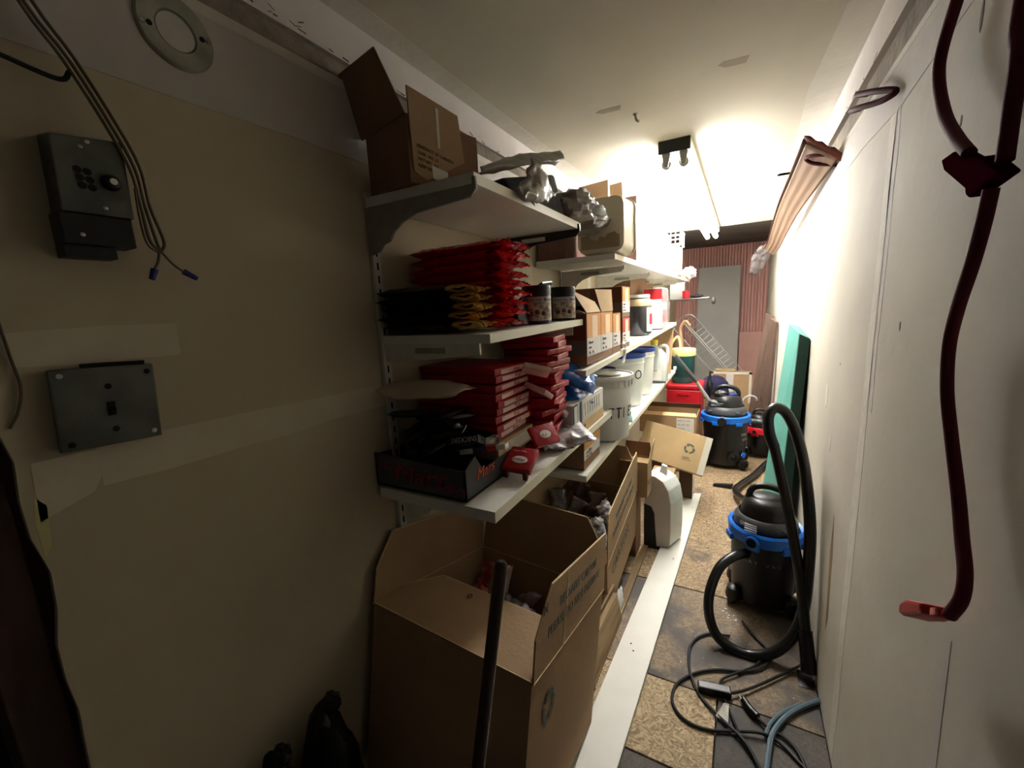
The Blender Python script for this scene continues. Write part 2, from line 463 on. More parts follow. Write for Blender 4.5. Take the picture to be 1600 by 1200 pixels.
for (x, y, a, c_) in ((-.43, 1.55, .045, .018), (-.05, 1.47, .04, .022), (.0, 2.18, .045, .016), (-.08, 3.6, .05, .015), (-.62, 3.4, .05, .015), (.06, 3.9, .04, .015)):
    cpatch([(x-a, y-c_*.3), (x-a*.6, y-c_), (x+a, y-c_*.7), (x+a*.8, y+c_), (x-a*.5, y+c_*.8)], mat('grey_patch', (170, 156, 136), .9) if y < 1.6 else compound)
MB().box(XL-.02, XR+.02, 4.41, 6.4, ZC+.03, ZC+.07).build('dark_ceiling_part', ceil_dark, ce, label='darker ceiling part beyond the lamp')
hk = thing('ceiling_hook', 'small metal hook sticking out of the ceiling in front of the lamp', 'hook', (-.357, 1.633, ZC))
MB().lathe([(.008, 0), (.008, -.004), (.004, -.006), (.004, -.012)], (0, 0, 0), 14).build('base_plate', galv_l, hk, smooth=True)
MB().tube([(0, 0, -.01), (.004, -.004, -.022), (.012, -.01, -.03)], .0045, 8, 3).build('shank', galv_l, hk, smooth=True)

# back wall of corrugated sheet
b = MB(); x = XL-.05; y0 = 6.2; prof = []
while x < XR+.05:
    prof += [(x, 0), (x+.022, 0), (x+.034, -.018), (x+.056, -.018)]; x += .068
top = ZC+.03
for (xa, da), (xb, db) in zip(prof, prof[1:]):
    b.hexa([(xa, y0+da, 0), (xb, y0+db, 0), (xb, y0+.03, 0), (xa, y0+.03, 0)], [(xa, y0+da, top), (xb, y0+db, top), (xb, y0+.03, top), (xa, y0+.03, top)])
bmesh.ops.remove_doubles(b.bm, verts=b.bm.verts, dist=1e-5)
wb = struct(b.build('wall_back', pink_metal), 'salmon pink corrugated sheet wall')
t = tag(MB().box(-.02, .235, 6.13, 6.15, 0, .85).build('flat_board', pink_flat, bevel=.002), 'flat salmon pink board standing against the corrugated back wall', 'board')
t = tag(MB().slab([(-.53, 6.02, 0), (-.03, 6.02, 0), (-.035, 6.13, 1.69), (-.515, 6.13, 1.69)], .03, (0, -1, 0)).build('door_slab', grey_panel, bevel=.002), 'tall grey white slab leaning against the corrugated back wall', 'panel')

# baseboard dirt line omitted: none in the room

# ---------------------------------------------------------------- ceiling lamp
LX0, LX1, LY0, LY1 = -.335, -.21, 1.955, 4.40
lf = thing('fluorescent_light', 'long twin tube fluorescent strip light on the ceiling, lit, black end cap', 'ceiling light', ((LX0+LX1)/2, (LY0+LY1)/2, ZC))
def L_(P): return rel(P, lf.location)
lx = (LX1-LX0)/2; ly = (LY1-LY0)/2
MB().hexa([(-lx, -ly+.012, 0), (lx, -ly+.012, 0), (lx, ly, 0), (-lx, ly, 0)], [(-lx, -ly+.012, -.045), (lx, -ly+.012, -.045), (lx, ly, -.045), (-lx, ly, -.045)]).build('housing', white_metal, lf)
b = MB()
b.hexa([(-lx, -ly, 0), (lx, -ly, 0), (lx, -ly+.012, 0), (-lx, -ly+.012, 0)], [(-lx, -ly, -.05), (lx, -ly, -.05), (lx, -ly+.012, -.05), (-lx, -ly+.012, -.05)])
b.build('end_cap', black_pl, lf, bevel=.002, label='black end cap')
for sx in (-1, 1):
    for yy in (-ly+.03, ly-.02):
        MB().hexa([(sx*.034-.018, yy-.008, -.045), (sx*.034+.018, yy-.008, -.045), (sx*.034+.018, yy+.008, -.045), (sx*.034-.018, yy+.008, -.045)],
                  [(sx*.034-.008, yy-.008, -.098), (sx*.034+.008, yy-.008, -.098), (sx*.034+.008, yy+.008, -.098), (sx*.034-.008, yy+.008, -.098)]).build('lamp_holder', grey_metal, lf, bevel=.002)
    tb = MB().lathe([(.012, 0), (.019, .004), (.019, 2*ly-.064), (.012, 2*ly-.06)], (sx*.034, -ly+.04, -.083), 18, Euler((R(-90), 0, 0)).to_matrix())
    tb.build('tube', lamp_tube, lf, smooth=True, label='lit white tube')
    MB().lathe([(.0195, 0), (.0195, .016)], (sx*.034, -ly+.036, -.083), 16, Euler((R(-90), 0, 0)).to_matrix()).build('tube_cap', galv_l, lf, smooth=True)

# ---------------------------------------------------------------- shelving
UY = [.775, 1.385, 1.99, 2.60, 3.21, 3.8]
ZA1, ZA2, ZA3 = 1.545, 1.222, .846
ORD = ['nearest', 'second', 'third', 'fourth', 'fifth', 'farthest']
def upright(i, y):
    z0, z1 = (.55 if i == 0 else .45), (1.56 if i < 2 else 1.50)
    t = thing('shelf_upright', '%s white slotted metal upright on the left wall%s' % (ORD[i], (', at the near end of the shelves' if i == 0 else '')), 'shelf upright', (XL, y, z0), 'slotted uprights on the left wall')
    h = z1-z0
    b = MB(); b.box(0.0014, .012, -.012, -.008, 0, h); b.box(.0014, .012, .008, .012, 0, h); b.box(.0095, .012, -.008, .008, 0, h)
    b.build('channel', white_metal, t)
    b = MB(); z = .03
    while z < h-.02:
        b.box(.0118, .0125, -.0025, .0025, z, z+.018); z += .032
    b.build('slots', darkgap, t)['kind'] = 'stuff'
    return t
for i, y in enumerate(UY): upright(i, y)
def bracket(y, z, depth, m, label, slopz=0, plate=False, group='shelf brackets'):
    t = thing('shelf_bracket', label, 'bracket', (XL+.012, y, z), group)
    d = depth
    out = [(0, -.002), (d, -.002), (d, .012), (d+.008, .012), (d+.01, -.012), (d-.004, -.026), (d*.5, -.036), (.11, -.05), (.085, -.066), (.07, -.085), (.05, -.09), (.035, -.105), (0, -.112)]
    if plate: out = [(0, -.002), (d, -.002), (d, .008), (d+.006, .008), (d+.006, -.03), (.05, -.05), (0, -.05)]
    MB().slab([(x, -.0035, zz_) for x, zz_ in out], .007, (0, 1, 0)).build('arm', m, t, bevel=.0008, seg=1)
    MB().box(.1, .19, -.0048, -.0034, -.028, -.014).build('stamped_plate', grey_metal if m is not black_metal else white_metal, t)
    return t
bracket(.755, ZA1-.022, .305, grey_metal, 'white scalloped bracket under the near end of the top shelf')
bracket(1.372, ZA1-.022, .305, black_metal, 'black bracket under the far end of the near top shelf')
bracket(.775, ZA2-.02, .28, white_metal, 'plain white bracket under the near end of the middle shelf', plate=True)
bracket(1.36, ZA2-.02, .28, white_metal, 'white bracket under the far end of the middle shelf, by the cans', plate=True)
bracket(.80, ZA3-.026, .30, white_metal, 'white bracket under the near bottom shelf, close to its near end')
bracket(1.385, ZA3-.026, .30, white_metal, 'white bracket under the near bottom shelf, beside the far end')
for k, (y, z) in enumerate([(1.99, 1.444), (2.60, 1.444), (3.21, 1.444), (3.80, 1.444)]):
    bracket(y, z, .30, white_metal, '%s scalloped white bracket under the far top shelf' % ('nearest', 'second', 'third', 'farthest')[k])
for k, y in enumerate([1.99, 2.60, 3.21]):
    bracket(y, 1.047+.028*(y-1.4), .29, white_metal, '%s white bracket under the far middle shelf' % ('nearest', 'second', 'farthest')[k])
for k, y in enumerate([1.42, 1.99, 2.60, 3.21]):
    bracket(y, .653+.026*(y-1.4), .29, white_metal, '%s white bracket under the far bottom shelf' % ('nearest', 'second', 'third', 'farthest')[k])
def shelf(x1, y0, y1, z0, z1, th, label):
    """z0, z1: top height at the near and the far end"""
    t = thing('shelf', label, 'shelf', (XL, y0, z0), 'shelf boards')
    d = x1-XL; e = y1-y0; dz = z1-z0
    MB().hexa([(.014, 0, -th), (d-.003, 0, -th), (d-.003, e, dz-th), (.014, e, dz-th)], [(.014, 0, 0), (d-.003, 0, 0), (d-.003, e, dz), (.014, e, dz)]).build('board', white_board, t)
    MB().hexa([(d-.003, 0, -th), (d, 0, -th), (d, e, dz-th), (d-.003, e, dz-th)], [(d-.003, 0, 0), (d, 0, 0), (d, e, dz), (d-.003, e, dz)]).build('front_edge', shelf_under, t)
    return t
shelf(-.486, .758, 1.40, ZA1, ZA1-.003, .022, 'near top shelf, white board carrying the opened carton and plastic bags')
shelf(-.474, .765, 1.395, ZA2-.004, ZA2+.004, .02, 'near middle shelf, white board carrying red bags and two cans')
shelf(-.449, .703, 1.63, ZA3-.006, ZA3+.004, .026, 'near bottom shelf, long white board under the chocolate tray')
shelf(-.448, 1.69, 4.35, 1.468, 1.472, .022, 'far top shelf, long white board carrying cartons and white bags')
shelf(-.448, 1.317, 3.50, 1.056, 1.112, .02, 'far middle shelf, white board carrying small orange cartons and a jar')
shelf(-.448, 1.30, 3.50, .69, .735, .022, 'far bottom shelf, white board carrying the white buckets')
def zB2(y): return 1.056 + (y-1.317)*.02566
def zB3(y): return .69 + (y-1.30)*.02045
exec_parts = []

# ---------------------------------------------------------------- fittings on the left wall
# metal control box near the doorway
cb = thing('control_box', 'grey metal control box with round knob and six holes, on the left wall', 'electrical box', (XL, .235, 1.40))
D = .04
b = MB().hexa([(0, -.015, .02), (D, -.015, .02), (D, .059, .02), (0, .059, .02)], [(0, -.012, .118), (D, -.012, .112), (D, .061, .122), (0, .061, .122)])
b.build('cover', galv, cb, bevel=.002, label='dull grey metal cover')
MB().box(0, D-.004, -.018, .057, -.02, .02).build('lower_body', black_metal, cb, bevel=.002, label='black lower part')
MB().box(0, D-.012, -.018, .036, -.036, -.02).build('bottom_flange', black_metal, cb, bevel=.001)
for (yy, zc_) in ((.008, .074), (.0175, .073), (.009, .0645), (.0185, .063), (.010, .055), (.0195, .0535)):
    MB().lathe([(.0038, 0), (.0046, .0006)], (D+.0002, yy, zc_), 12, frame((0, 1, 0), (0, 0, 1))).build('hole', darkgap, cb)
MB().lathe([(.0105, 0), (.010, .006), (.008, .009), (.0045, .010)], (D, .040, .064), 20, frame((0, 1, 0), (0, 0, 1))).build('knob', black_pl, cb, smooth=True, label='black knob with pale centre')
MB().lathe([(.0045, 0), (.004, .0015)], (D+.010, .040, .064), 14, frame((0, 1, 0), (0, 0, 1))).build('knob_centre', white_pl, cb, smooth=True)
for (yy, zc_) in ((.016, .104), (.029, .03), (.0, -.008), (.024, .112)):
    MB().lathe([(.003, 0), (.0028, .0015), (.001, .002)], (D-.001, yy, zc_), 10, frame((0, 1, 0), (0, 0, 1))).build('screw', chrome, cb, smooth=True)
# cables down from the ceiling to the wire nuts
X2 = XL+.02
def cable(name, P, r, m, label, cat='cable', group=None, n=6):
    o_ = MB().tube(P, r, 10, n).build(name, m, smooth=True)
    return tag(o_, label, cat, group)
t = thing('loose_wires', 'bundle of loose beige wires hanging beside the metal control box with two blue nuts', 'wires', (X2, .30, 1.47))
def Wp(*q): return rel(q, t.location)
for k, (dy, dz) in enumerate(((0, 0), (.006, .004), (-.005, -.004))):
    MB().tube(Wp((X2, .17, 1.90), (X2+.002*k, .225+dy, 1.69+dz), (X2+.006, .262+dy, 1.615+dz), (X2+.018, .285+dy, 1.55+dz), (X2+.025, .303+dy, 1.49+dz), (X2+.02, .309+dy, 1.44), (X2+.012, .318+dy*1.6, 1.395), (X2+.004, .325, 1.38)), .0022, 8, 5).build('wire', wire_a, t, smooth=True)
MB().tube(Wp((X2+.03, .297, 1.46), (X2+.025, .298, 1.42), (X2+.02, .303, 1.388), (X2+.01, .318, 1.378)), .0014, 8, 5).build('wire', mat('brown_wire', (86, 48, 34), .5), t, smooth=True)
MB().tube(Wp((X2+.004, .323, 1.382), (X2+.006, .318, 1.365), (X2+.008, .309, 1.350)), .0018, 8, 4).build('wire', wire_a, t, smooth=True)
MB().tube(Wp((X2+.004, .325, 1.38), (X2+.004, .338, 1.362), (X2+.004, .352, 1.350)), .0018, 8, 4).build('wire', wire_a, t, smooth=True)
MB().tube(Wp((X2+.008, .311, 1.353), (X2+.008, .305, 1.338)), .005, 12, 1, taper=.75).build('wire_nut', nut_blue, t, smooth=True, label='dark blue wire nut')
MB().tube(Wp((X2+.004, .350, 1.352), (X2+.004, .367, 1.342)), .005, 12, 1, taper=.75).build('wire_nut', nut_blue, t, smooth=True, label='bright blue wire nut')
cable('dark_cable', [(X2, .12, 1.58), (X2, .16, 1.60), (X2, .20, 1.595), (X2, .25, 1.588), (X2+.005, .262, 1.60)], .003, cord_blk, 'dark cable running sideways to the hanging wires near the ceiling', 'cable')
cable('thin_cable', [(XL+.004, .150, 1.30), (XL+.004, .153, 1.24), (XL+.005, .155, 1.20), (XL+.004, .148, 1.17), (XL+.003, .138, 1.15)], .0016, wire_a, 'thin pale cable at the left picture edge beside the metal switch plate', 'cable')
# switch plate
sw = thing('switch_plate', 'square grey steel cover plate with a black toggle slot, on the left wall', 'switch', (XL, .231, 1.16))
ro = Euler((R(-3), 0, 0)).to_matrix()
MB().cbox((.006, 0, 0), (.012, .106, .106), ro).build('box', black_metal, sw)
MB().cbox((.015, 0, 0), (.006, .112, .112), ro).build('cover', galv, sw, bevel=.0022)
MB().cbox((.0184, .001, -.004), (.0012, .009, .02), ro).build('toggle_slot', darkgap, sw)
MB().cbox((.022, .001, -.007), (.008, .006, .007), ro @ Euler((0, R(30), 0)).to_matrix()).build('toggle', black_pl, sw, bevel=.001)
for (yy, zc_, mm) in ((.001, .028, darkgap), (.003, -.034, darkgap), (-.046, .047, chrome), (.047, .045, darkgap), (.046, -.046, chrome), (-.044, -.047, darkgap)):
    MB().lathe([(.004, 0), (.0036, .001), (.002, .0013)], Vector((.0181, 0, 0)) + ro @ Vector((0, yy, zc_)), 12, frame((0, 1, 0), (0, 0, 1))).build('screw' if mm is chrome else 'screw_hole', mm, sw, smooth=True)
MB().cbox((.012, .015, .058), (.004, .07, .006), ro).build('edge_gap', darkgap, sw)
# round plate high on the wall
rp_ = thing('round_cover_plate', 'round pale metal ring plate high on the left wall near the ceiling', 'cover plate', (XL, .408, 1.724))
M_ = frame((0, 1, 0), (0, 0, 1))
MB().lathe([(.027, .001), (.029, .006), (.051, .007), (.054, .004), (.054, 0)], (0, 0, 0), 40, M_, cap=False).build('ring', galv_l, rp_, smooth=True)
MB().lathe([(.028, .001), (.026, .0035), (.0, .004)], (0, 0, 0), 32, M_, cap=False).build('centre_disc', compound_p, rp_, smooth=True)
for a in (.15, 3.3):
    MB().lathe([(.004, 0), (.004, .0008)], (.0068, .037*math.cos(a), .037*math.sin(a)), 12, M_).build('screw_hole', darkgap, rp_)
    MB().lathe([(.004, 0), (.003, .002)], (.0068, .046*math.cos(a), .046*math.sin(a)), 12, M_).build('screw', chrome, rp_, smooth=True)

# ---------------------------------------------------------------- cartons
def carton(name, label, O, u, v, wv, Lu, Lv, Lh, m, flaps=None, group=None, th=.004, inner=None, closed=True, cat='cardboard box', flen=None, chamf=.03, dup=None):
    """O near-left-bottom corner, u, v, wv unit axes (right, away, up). flaps: dict side -> (tilt from vertical outward in degrees, length)"""
    O = Vector(O); u = Vector(u).normalized(); v = Vector(v).normalized(); wv = Vector(wv).normalized()
    t = thing(name, label, cat, O, group)
    Z = Vector((0, 0, 0))
    def q(a, b_, c): return Z + u*a + v*b_ + wv*c
    if closed:
        MB().hexa([q(0, 0, 0), q(Lu, 0, 0), q(Lu, Lv, 0), q(0, Lv, 0)], [q(0, 0, Lh), q(Lu, 0, Lh), q(Lu, Lv, Lh), q(0, Lv, Lh)]).build('body', m, t, bevel=.0015, seg=1)
    else:
        b = MB()
        def bx(a0, a1, b0, b1, c0, c1): b.hexa([q(a0, b0, c0), q(a1, b0, c0), q(a1, b1, c0), q(a0, b1, c0)], [q(a0, b0, c1), q(a1, b0, c1), q(a1, b1, c1), q(a0, b1, c1)])
        bx(0, Lu, 0, Lv, 0, th); bx(0, Lu, 0, th, th, Lh); bx(0, Lu, Lv-th, Lv, th, Lh); bx(0, th, th, Lv-th, th, Lh); bx(Lu-th, Lu, th, Lv-th, th, Lh)
        b.build('body', m, t)
    for side, (ang, fl_) in (flaps or {}).items():
        a = R(ang)
        if side == 'near': h0, h1, out = q(0, 0, Lh), q(Lu, 0, Lh), -v
        elif side == 'far': h0, h1, out = q(0, Lv, Lh), q(Lu, Lv, Lh), v
        elif side == 'left': h0, h1, out = q(0, 0, Lh), q(0, Lv, Lh), -u
        else: h0, h1, out = q(Lu, 0, Lh), q(Lu, Lv, Lh), u
        d = (wv*math.cos(a) + out*math.sin(a)).normalized()
        e = (h1-h0).normalized(); c = chamf
        nn = e.cross(d).normalized()
        f_ = MB().slab([h0, h1, h1 + d*fl_*.55 , h1 + d*fl_ - e*c, h0 + d*fl_ + e*c, h0 + d*fl_*.55], th*.8, nn)
        f_.build('flap', inner or m, t)
    return t, q

UX, UYv, UZ = Vector((1, 0, 0)), Vector((0, 1, 0)), Vector((0, 0, 1))
# opened carton at the near end of the top shelf
yw = R(14)
u_ = Vector((math.cos(yw), -math.sin(yw), 0)); v_ = Vector((math.sin(yw), math.cos(yw), 0))
tc_, q = carton('cardboard_box', 'opened brown carton with raised flaps at the near end of the top shelf', (-.79, .775, ZA1+.001), u_, v_, UZ, .165, .20, .135, card_d, closed=False, inner=card)
b = MB().slab([(-.009, 0, .13), (.165*u_.x, .165*u_.y, .135), (.12, -.07, .255), (-.13, -.012, .262)], .003)
b.build('flap', card_d, tc_, label='big dark flap raised at the wall side')
P0 = Vector(tc_.location)
fr = [Vector(p)-P0 for p in ((-.6299, .7453, 1.5691), (-.6203, .793, 1.551), (-.5962, .8927, 1.589), (-.595, .8699, 1.7113), (-.6239, .7351, 1.7305))]
b = MB().slab(fr, .004)
b.build('flap', card, tc_, label='lit printed flap facing the aisle')
ex = (fr[3]-fr[4]).normalized(); ey = (fr[4]-fr[0]).normalized()
nn_ = ex.cross(ey)
for k, (s_, ww) in enumerate((('PRODUCT OF CANADA', 1.), ('CASE  NO. 12', 1.), ('NET WT   KG', 1.), ('KEEP DRY', 1.))):
    text(s_, .0095, ink, fr[0] + ex*.012 + ey*(.052-.0125*k), ex, ey, tc_, 'print_line', off=.0045)
MB().slab([fr[0]+ex*.05+ey*.002+nn_*.0045, fr[0]+ex*.095+ey*.002+nn_*.0045, fr[0]+ex*.095+ey*.028+nn_*.0045, fr[0]+ex*.05+ey*.028+nn_*.0045], .0005, nn_).build('paper_label', label_w, tc_)
MB().slab([fr[0]+ex*.07+ey*.07+nn_*.0045, fr[0]+ex*.078+ey*.07+nn_*.0045, fr[0]+ex*.08+ey*.15+nn_*.0045, fr[0]+ex*.072+ey*.15+nn_*.0045], .0006, nn_).build('tape_strip', tape_m, tc_)


def recycle_mark(parent, c, e, d, n, R0, m):
    """flat ring of three chasing arrows lying on a face; c centre, e right, d up, n outward"""
    c, e, d, n = Vector(c), Vector(e).normalized(), Vector(d).normalized(), Vector(n).normalized()
    for k in range(3):
        b = MB(); a0 = 90+120*k
        def pt(a, r): return c + e*(r*math.cos(R(a))) + d*(r*math.sin(R(a))) + n*.0008
        for s_ in range(4):
            p0, p1 = a0-50+19*s_, a0-31+19*s_
            b.slab([pt(p0, R0*.68), pt(p1, R0*.68), pt(p1, R0*1.02), pt(p0, R0*1.02)], .0005, n)
        b.slab([pt(a0+26, R0*.46), pt(a0+56, R0*.85), pt(a0+26, R0*1.24)], .0005, n)
        b.build('recycling_arrow', m, parent)

# plastic film and dark bundle on the top shelf
def sheet(name, grid, m, parent=None, th=.0, amp=.006, seed=0, sub=7, label=None):
    """soft sheet through a coarse control grid (rows of points)"""
    rows = [smooth(r, sub) for r in grid]
    cols = list(zip(*rows)); cols = [smooth(c, sub) for c in cols]
    bm = bmesh.new(); V = []
    for i, c in enumerate(cols):
        V.append([bm.verts.new(Vector(p) + Vector((noise.noise(Vector(p)*38+Vector((seed, 0, 0))), noise.noise(Vector(p)*38+Vector((0, seed, 3))), noise.noise(Vector(p)*38+Vector((7, 2, seed)))))*amp) for p in c])
    for a, b_ in zip(V, V[1:]):
        for k in range(len(a)-1): bm.faces.new((a[k], a[k+1], b_[k+1], b_[k]))
    me = bpy.data.meshes.new(name); bm.to_mesh(me); bm.free(); me.materials.append(m)
    for p in me.polygons: p.use_smooth = True
    ob = bpy.data.objects.new(name, me); C.objects.link(ob)
    s_ = ob.modifiers.new('s', 'SOLIDIFY'); s_.thickness = .0015
    if parent is not None: ob.parent = parent
    if label: ob['label'] = label
    return ob
bun = thing('dark_bundle', 'dark folded fabric bundle wrapped in cloudy plastic film on the near top shelf', 'bundle', (-.62, 1.08, ZA1))
def Bp(*q_): return rel(q_, bun.location)
MB().hexa(Bp((-.78, 1.02, ZA1+.002), (-.51, .975, ZA1+.002), (-.50, 1.30, ZA1+.002), (-.76, 1.33, ZA1+.002)), Bp((-.77, 1.03, ZA1+.05), (-.55, .99, ZA1+.055), (-.52, 1.27, ZA1+.125), (-.75, 1.30, ZA1+.14))).build('dark_cloth', dark_stuff, bun, bevel=.012, seg=3, smooth=True)
sheet('film', [Bp((-0.632, 1.02, 1.647), (-0.586, 1.12, 1.695), (-0.552, 1.22, 1.725), (-0.509, 1.3, 1.74)),
               Bp((-0.599, 0.97, 1.612), (-0.531, 1.03, 1.63), (-0.502, 1.15, 1.671), (-0.489, 1.27, 1.708)),
               Bp((-.60, .90, 1.59), (-.56, 1.0, 1.63), (-.53, 1.13, 1.665), (-.50, 1.22, 1.68))], plastic_grey, bun, amp=.005, label='cloudy film over the top')
sheet('film', [Bp((-0.5, 1.096, 1.672), (-0.485, 1.093, 1.637), (-0.475, 1.135, 1.599), (-0.475, 1.181, 1.592)),
               Bp((-0.49, 1.032, 1.628), (-0.47, 1.017, 1.588), (-0.46, 1.031, 1.562), (-0.47, 1.103, 1.556)),
               Bp((-0.485, 0.982, 1.585), (-0.47, 0.929, 1.545), (-0.46, 0.941, 1.531), (-0.47, 1.019, 1.53)),
               Bp((-0.49, 0.928, 1.542), (-0.48, 0.927, 1.532), (-0.475, 0.957, 1.525), (-0.48, 1.025, 1.527))], plastic_grey, bun, amp=.012, seed=5, label='crumpled clear film at the front')
def film_bag(label, c, rx, ry, rz, seed, m=plastic_grey, cr=.3, knot=None, fine=.1):
    t = thing('plastic_bag', label, 'bag', c)
    MB().blob((0, 0, 0), rx, ry, rz, cr, 2.3, seed, 34, flat=-rz*.8, rows=22, fine=fine).build('body', m, t, smooth=True)
    if knot:
        b = MB()
        for k in range(5):
            a = k*1.2
            b.tube([(0, 0, 0), (knot[0]*.5+.006*math.cos(a), knot[1]*.5+.006*math.sin(a), knot[2]*.5), (knot[0]+.016*math.cos(a), knot[1]+.016*math.sin(a), knot[2]+.008*math.sin(2*a))], .006, 7, 4, taper=.4)
        b.build('knot', m, t, smooth=True)
    return t
film_bag('crumpled cloudy plastic bag hanging over the middle of the near top shelf edge', (-.515, 1.40, ZA1+.052), .07, .085, .05, 3)
film_bag('grey plastic bag bulging past the far end of the near top shelf', (-.545, 1.62, ZA1+.052), .08, .11, .058, 8)
film_bag('small grey plastic bag behind the bulging one, against the wall side', (-.66, 1.50, ZA1+.06), .07, .09, .06, 12)

# ---------------------------------------------------------------- foil bags in stacks
def foil_bag(name, lx_, ly_, h, m, endm=None, seed=0, crimp=.035, nx=26, ny=14):
    """flat bag lying along x, sealed crimped front end at +x; thing with body and front seal"""
    def P(a, b_, top):
        ua, vb = a*2-1, b_*2-1
        k = max(0, 1-abs(ua)**(5 if ua > 0 else 14))*max(0, 1-abs(vb)**4)
        x_ = ua*lx_/2 + (.006*noise.noise(Vector((b_*7, seed, 1))) if a > .95 else 0); y_ = vb*ly_/2*(1-.06*(1-abs(ua)))
        w_ = h*.5*k
        cr = .0035*noise.noise(Vector((x_*60, y_*55, seed*9.1+top))) * (1 + 2.0*max(0, a-.72)/.28)
        z_ = (w_ if top else -w_) + cr + .5*h*0
        return Vector((x_, y_, z_ + (.005*math.sin(b_*9+seed*2) if a > .86 else 0)*((a-.86)/.14 if a > .86 else 0)))
    def part(a0, a1, n_):
        bm = bmesh.new(); G = []
        for top in (0, 1):
            g = [[bm.verts.new(P(a0+(a1-a0)*i/n_, j/ny, top)) for j in range(ny+1)] for i in range(n_+1)]
            for i in range(n_):
                for j in range(ny): bm.faces.new((g[i][j], g[i+1][j], g[i+1][j+1], g[i][j+1]))
            G.append(g)
        bmesh.ops.remove_doubles(bm, verts=bm.verts, dist=.0004)
        return bm
    t = thing(name, '', 'bag')
    b = MB(); b.bm.free(); b.bm = part(0, .80, nx); b.build('body', m, t, smooth=True)
    b = MB(); b.bm.free(); b.bm = part(.80, 1, 9); b.build('crimped_end', endm or m, t, smooth=True)
    return t
ORDN = ['bottom', 'second', 'third', 'fourth', 'fifth', 'sixth', 'seventh', 'eighth', 'ninth', 'tenth', 'eleventh', 'twelfth', '13th', '14th', '15th', '16th', '17th', '18th', '19th', '20th']
def place_stack(proto, n, x, y, z0, dz, labf, group, jx=.008, jy=.006, jr=3, zs=None, drift=(0, 0)):
    for k in range(n):
        o_ = proto if k == 0 else copy_tree(proto)
        o_.location = (x+random.uniform(-jx, jx)+drift[0]*k, y+random.uniform(-jy, jy)+drift[1]*k, z0 + dz*(k+.5))
        o_.rotation_euler = (R(random.uniform(-1.5, 1.5)), R(random.uniform(-1, 1)), R(random.uniform(-jr, jr)))
        nm = ('topmost' if k == n-1 else ('bottom' if k == 0 else ORDN[k]+' from the bottom'))
        o_['label'] = labf % nm; o_['group'] = group
red_p = foil_bag('snack_bag', .30, .135, .027, red_foil, seed=1)
place_stack(red_p, 9, -.648, .935, ZA2+.006, .0232, 'red foil snack bag, %s in the near middle shelf stack', 'red foil bags on the near middle shelf', drift=(.002, .001))
blk_p = foil_bag('snack_bag', .275, .11, .023, black_foil, gold_foil, seed=3)
place_stack(blk_p, 5, -.655, .812, ZA2+.006, .0205, 'black bag with gold crimped end, %s in the black bag stack', 'black and gold bags on the near middle shelf')

# dark pouches and two cans on the middle shelf
t = tag(MB().hexa([(-.64, 1.04, ZA2+.002), (-.54, 1.025, ZA2+.002), (-.53, 1.075, ZA2+.002), (-.63, 1.09, ZA2+.002)], [(-.635, 1.045, ZA2+.078), (-.545, 1.03, ZA2+.07), (-.54, 1.07, ZA2+.07), (-.63, 1.085, ZA2+.078)]).build('dark_pouch', black_foil, bevel=.006, smooth=True), 'black shiny pouch standing left of the two black-lidded cans', 'pouch')
def can(y, x, label):
    t = thing('food_can', label, 'can', (x, y, ZA2+.003), 'black lidded cans')
    r = .042
    MB().lathe([(r-.002, 0), (r, .003), (r, .095), (r-.002, .098)], (0, 0, 0), 32).build('body', mat('can_navy', (22, 24, 34), .35, metal=.2), t, smooth=True)
    MB().lathe([(r+.0015, .084), (r+.0015, .1), (r-.001, .108), (r-.01, .109)], (0, 0, 0), 32).build('lid', black_pl, t, smooth=True, label='black plastic lid')
    # wrapped label panel, seen from the aisle and the near side
    def arc(a0, a1, z0, z1, m_, nm, rr):
        b = MB(); n = 12
        for i in range(n):
            p0, p1 = a0+(a1-a0)*i/n, a0+(a1-a0)*(i+1)/n
            b.hexa([(rr*math.cos(p0), rr*math.sin(p0), z0), (rr*math.cos(p1), rr*math.sin(p1), z0), ((rr-.001)*math.cos(p1), (rr-.001)*math.sin(p1), z0), ((rr-.001)*math.cos(p0), (rr-.001)*math.sin(p0), z0)],
                   [(rr*math.cos(p0), rr*math.sin(p0), z1), (rr*math.cos(p1), rr*math.sin(p1), z1), ((rr-.001)*math.cos(p1), (rr-.001)*math.sin(p1), z1), ((rr-.001)*math.cos(p0), (rr-.001)*math.sin(p0), z1)])
        bmesh.ops.remove_doubles(b.bm, verts=b.bm.verts, dist=1e-6)
        b.build(nm, m_, t)
    arc(R(-115), R(25), .008, .060, mat('can_picture', (196, 176, 156), .5, col2=(120, 92, 74), vs=60), 'picture_panel', r+.0008)
    arc(R(-115), R(25), .060, .076, mat('can_band', (170, 160, 160), .4), 'name_band', r+.0008)
    arc(R(30), R(75), .006, .08, label_w, 'side_panel', r+.0008)
    for k, ch in enumerate('Genuine Broil'):
        a = R(-112 + k*9.6)
        text(ch, .0135, mat('can_text', (24, 24, 40), .5), ((r+.001)*math.cos(a), (r+.001)*math.sin(a), .063), (-math.sin(a), math.cos(a), 0), (0, 0, 1), t, 'letter')
    for k in range(3):
        a = R(-88+k*26)
        MB().lathe([(.003, 0), (.0075, .002), (.0085, .008), (.005, .013)], ((r+.0005)*math.cos(a), (r+.0005)*math.sin(a), .022+.004*(k % 2)), 10, sx=.9).build('printed_shape', mat('can_brown', (84, 56, 46), .6), t, smooth=True)
    return t
can(1.135, -.535, 'black lidded can nearer the red bags, half hidden by the pouch')
can(1.315, -.525, 'black lidded can nearest the far end of the near middle shelf')
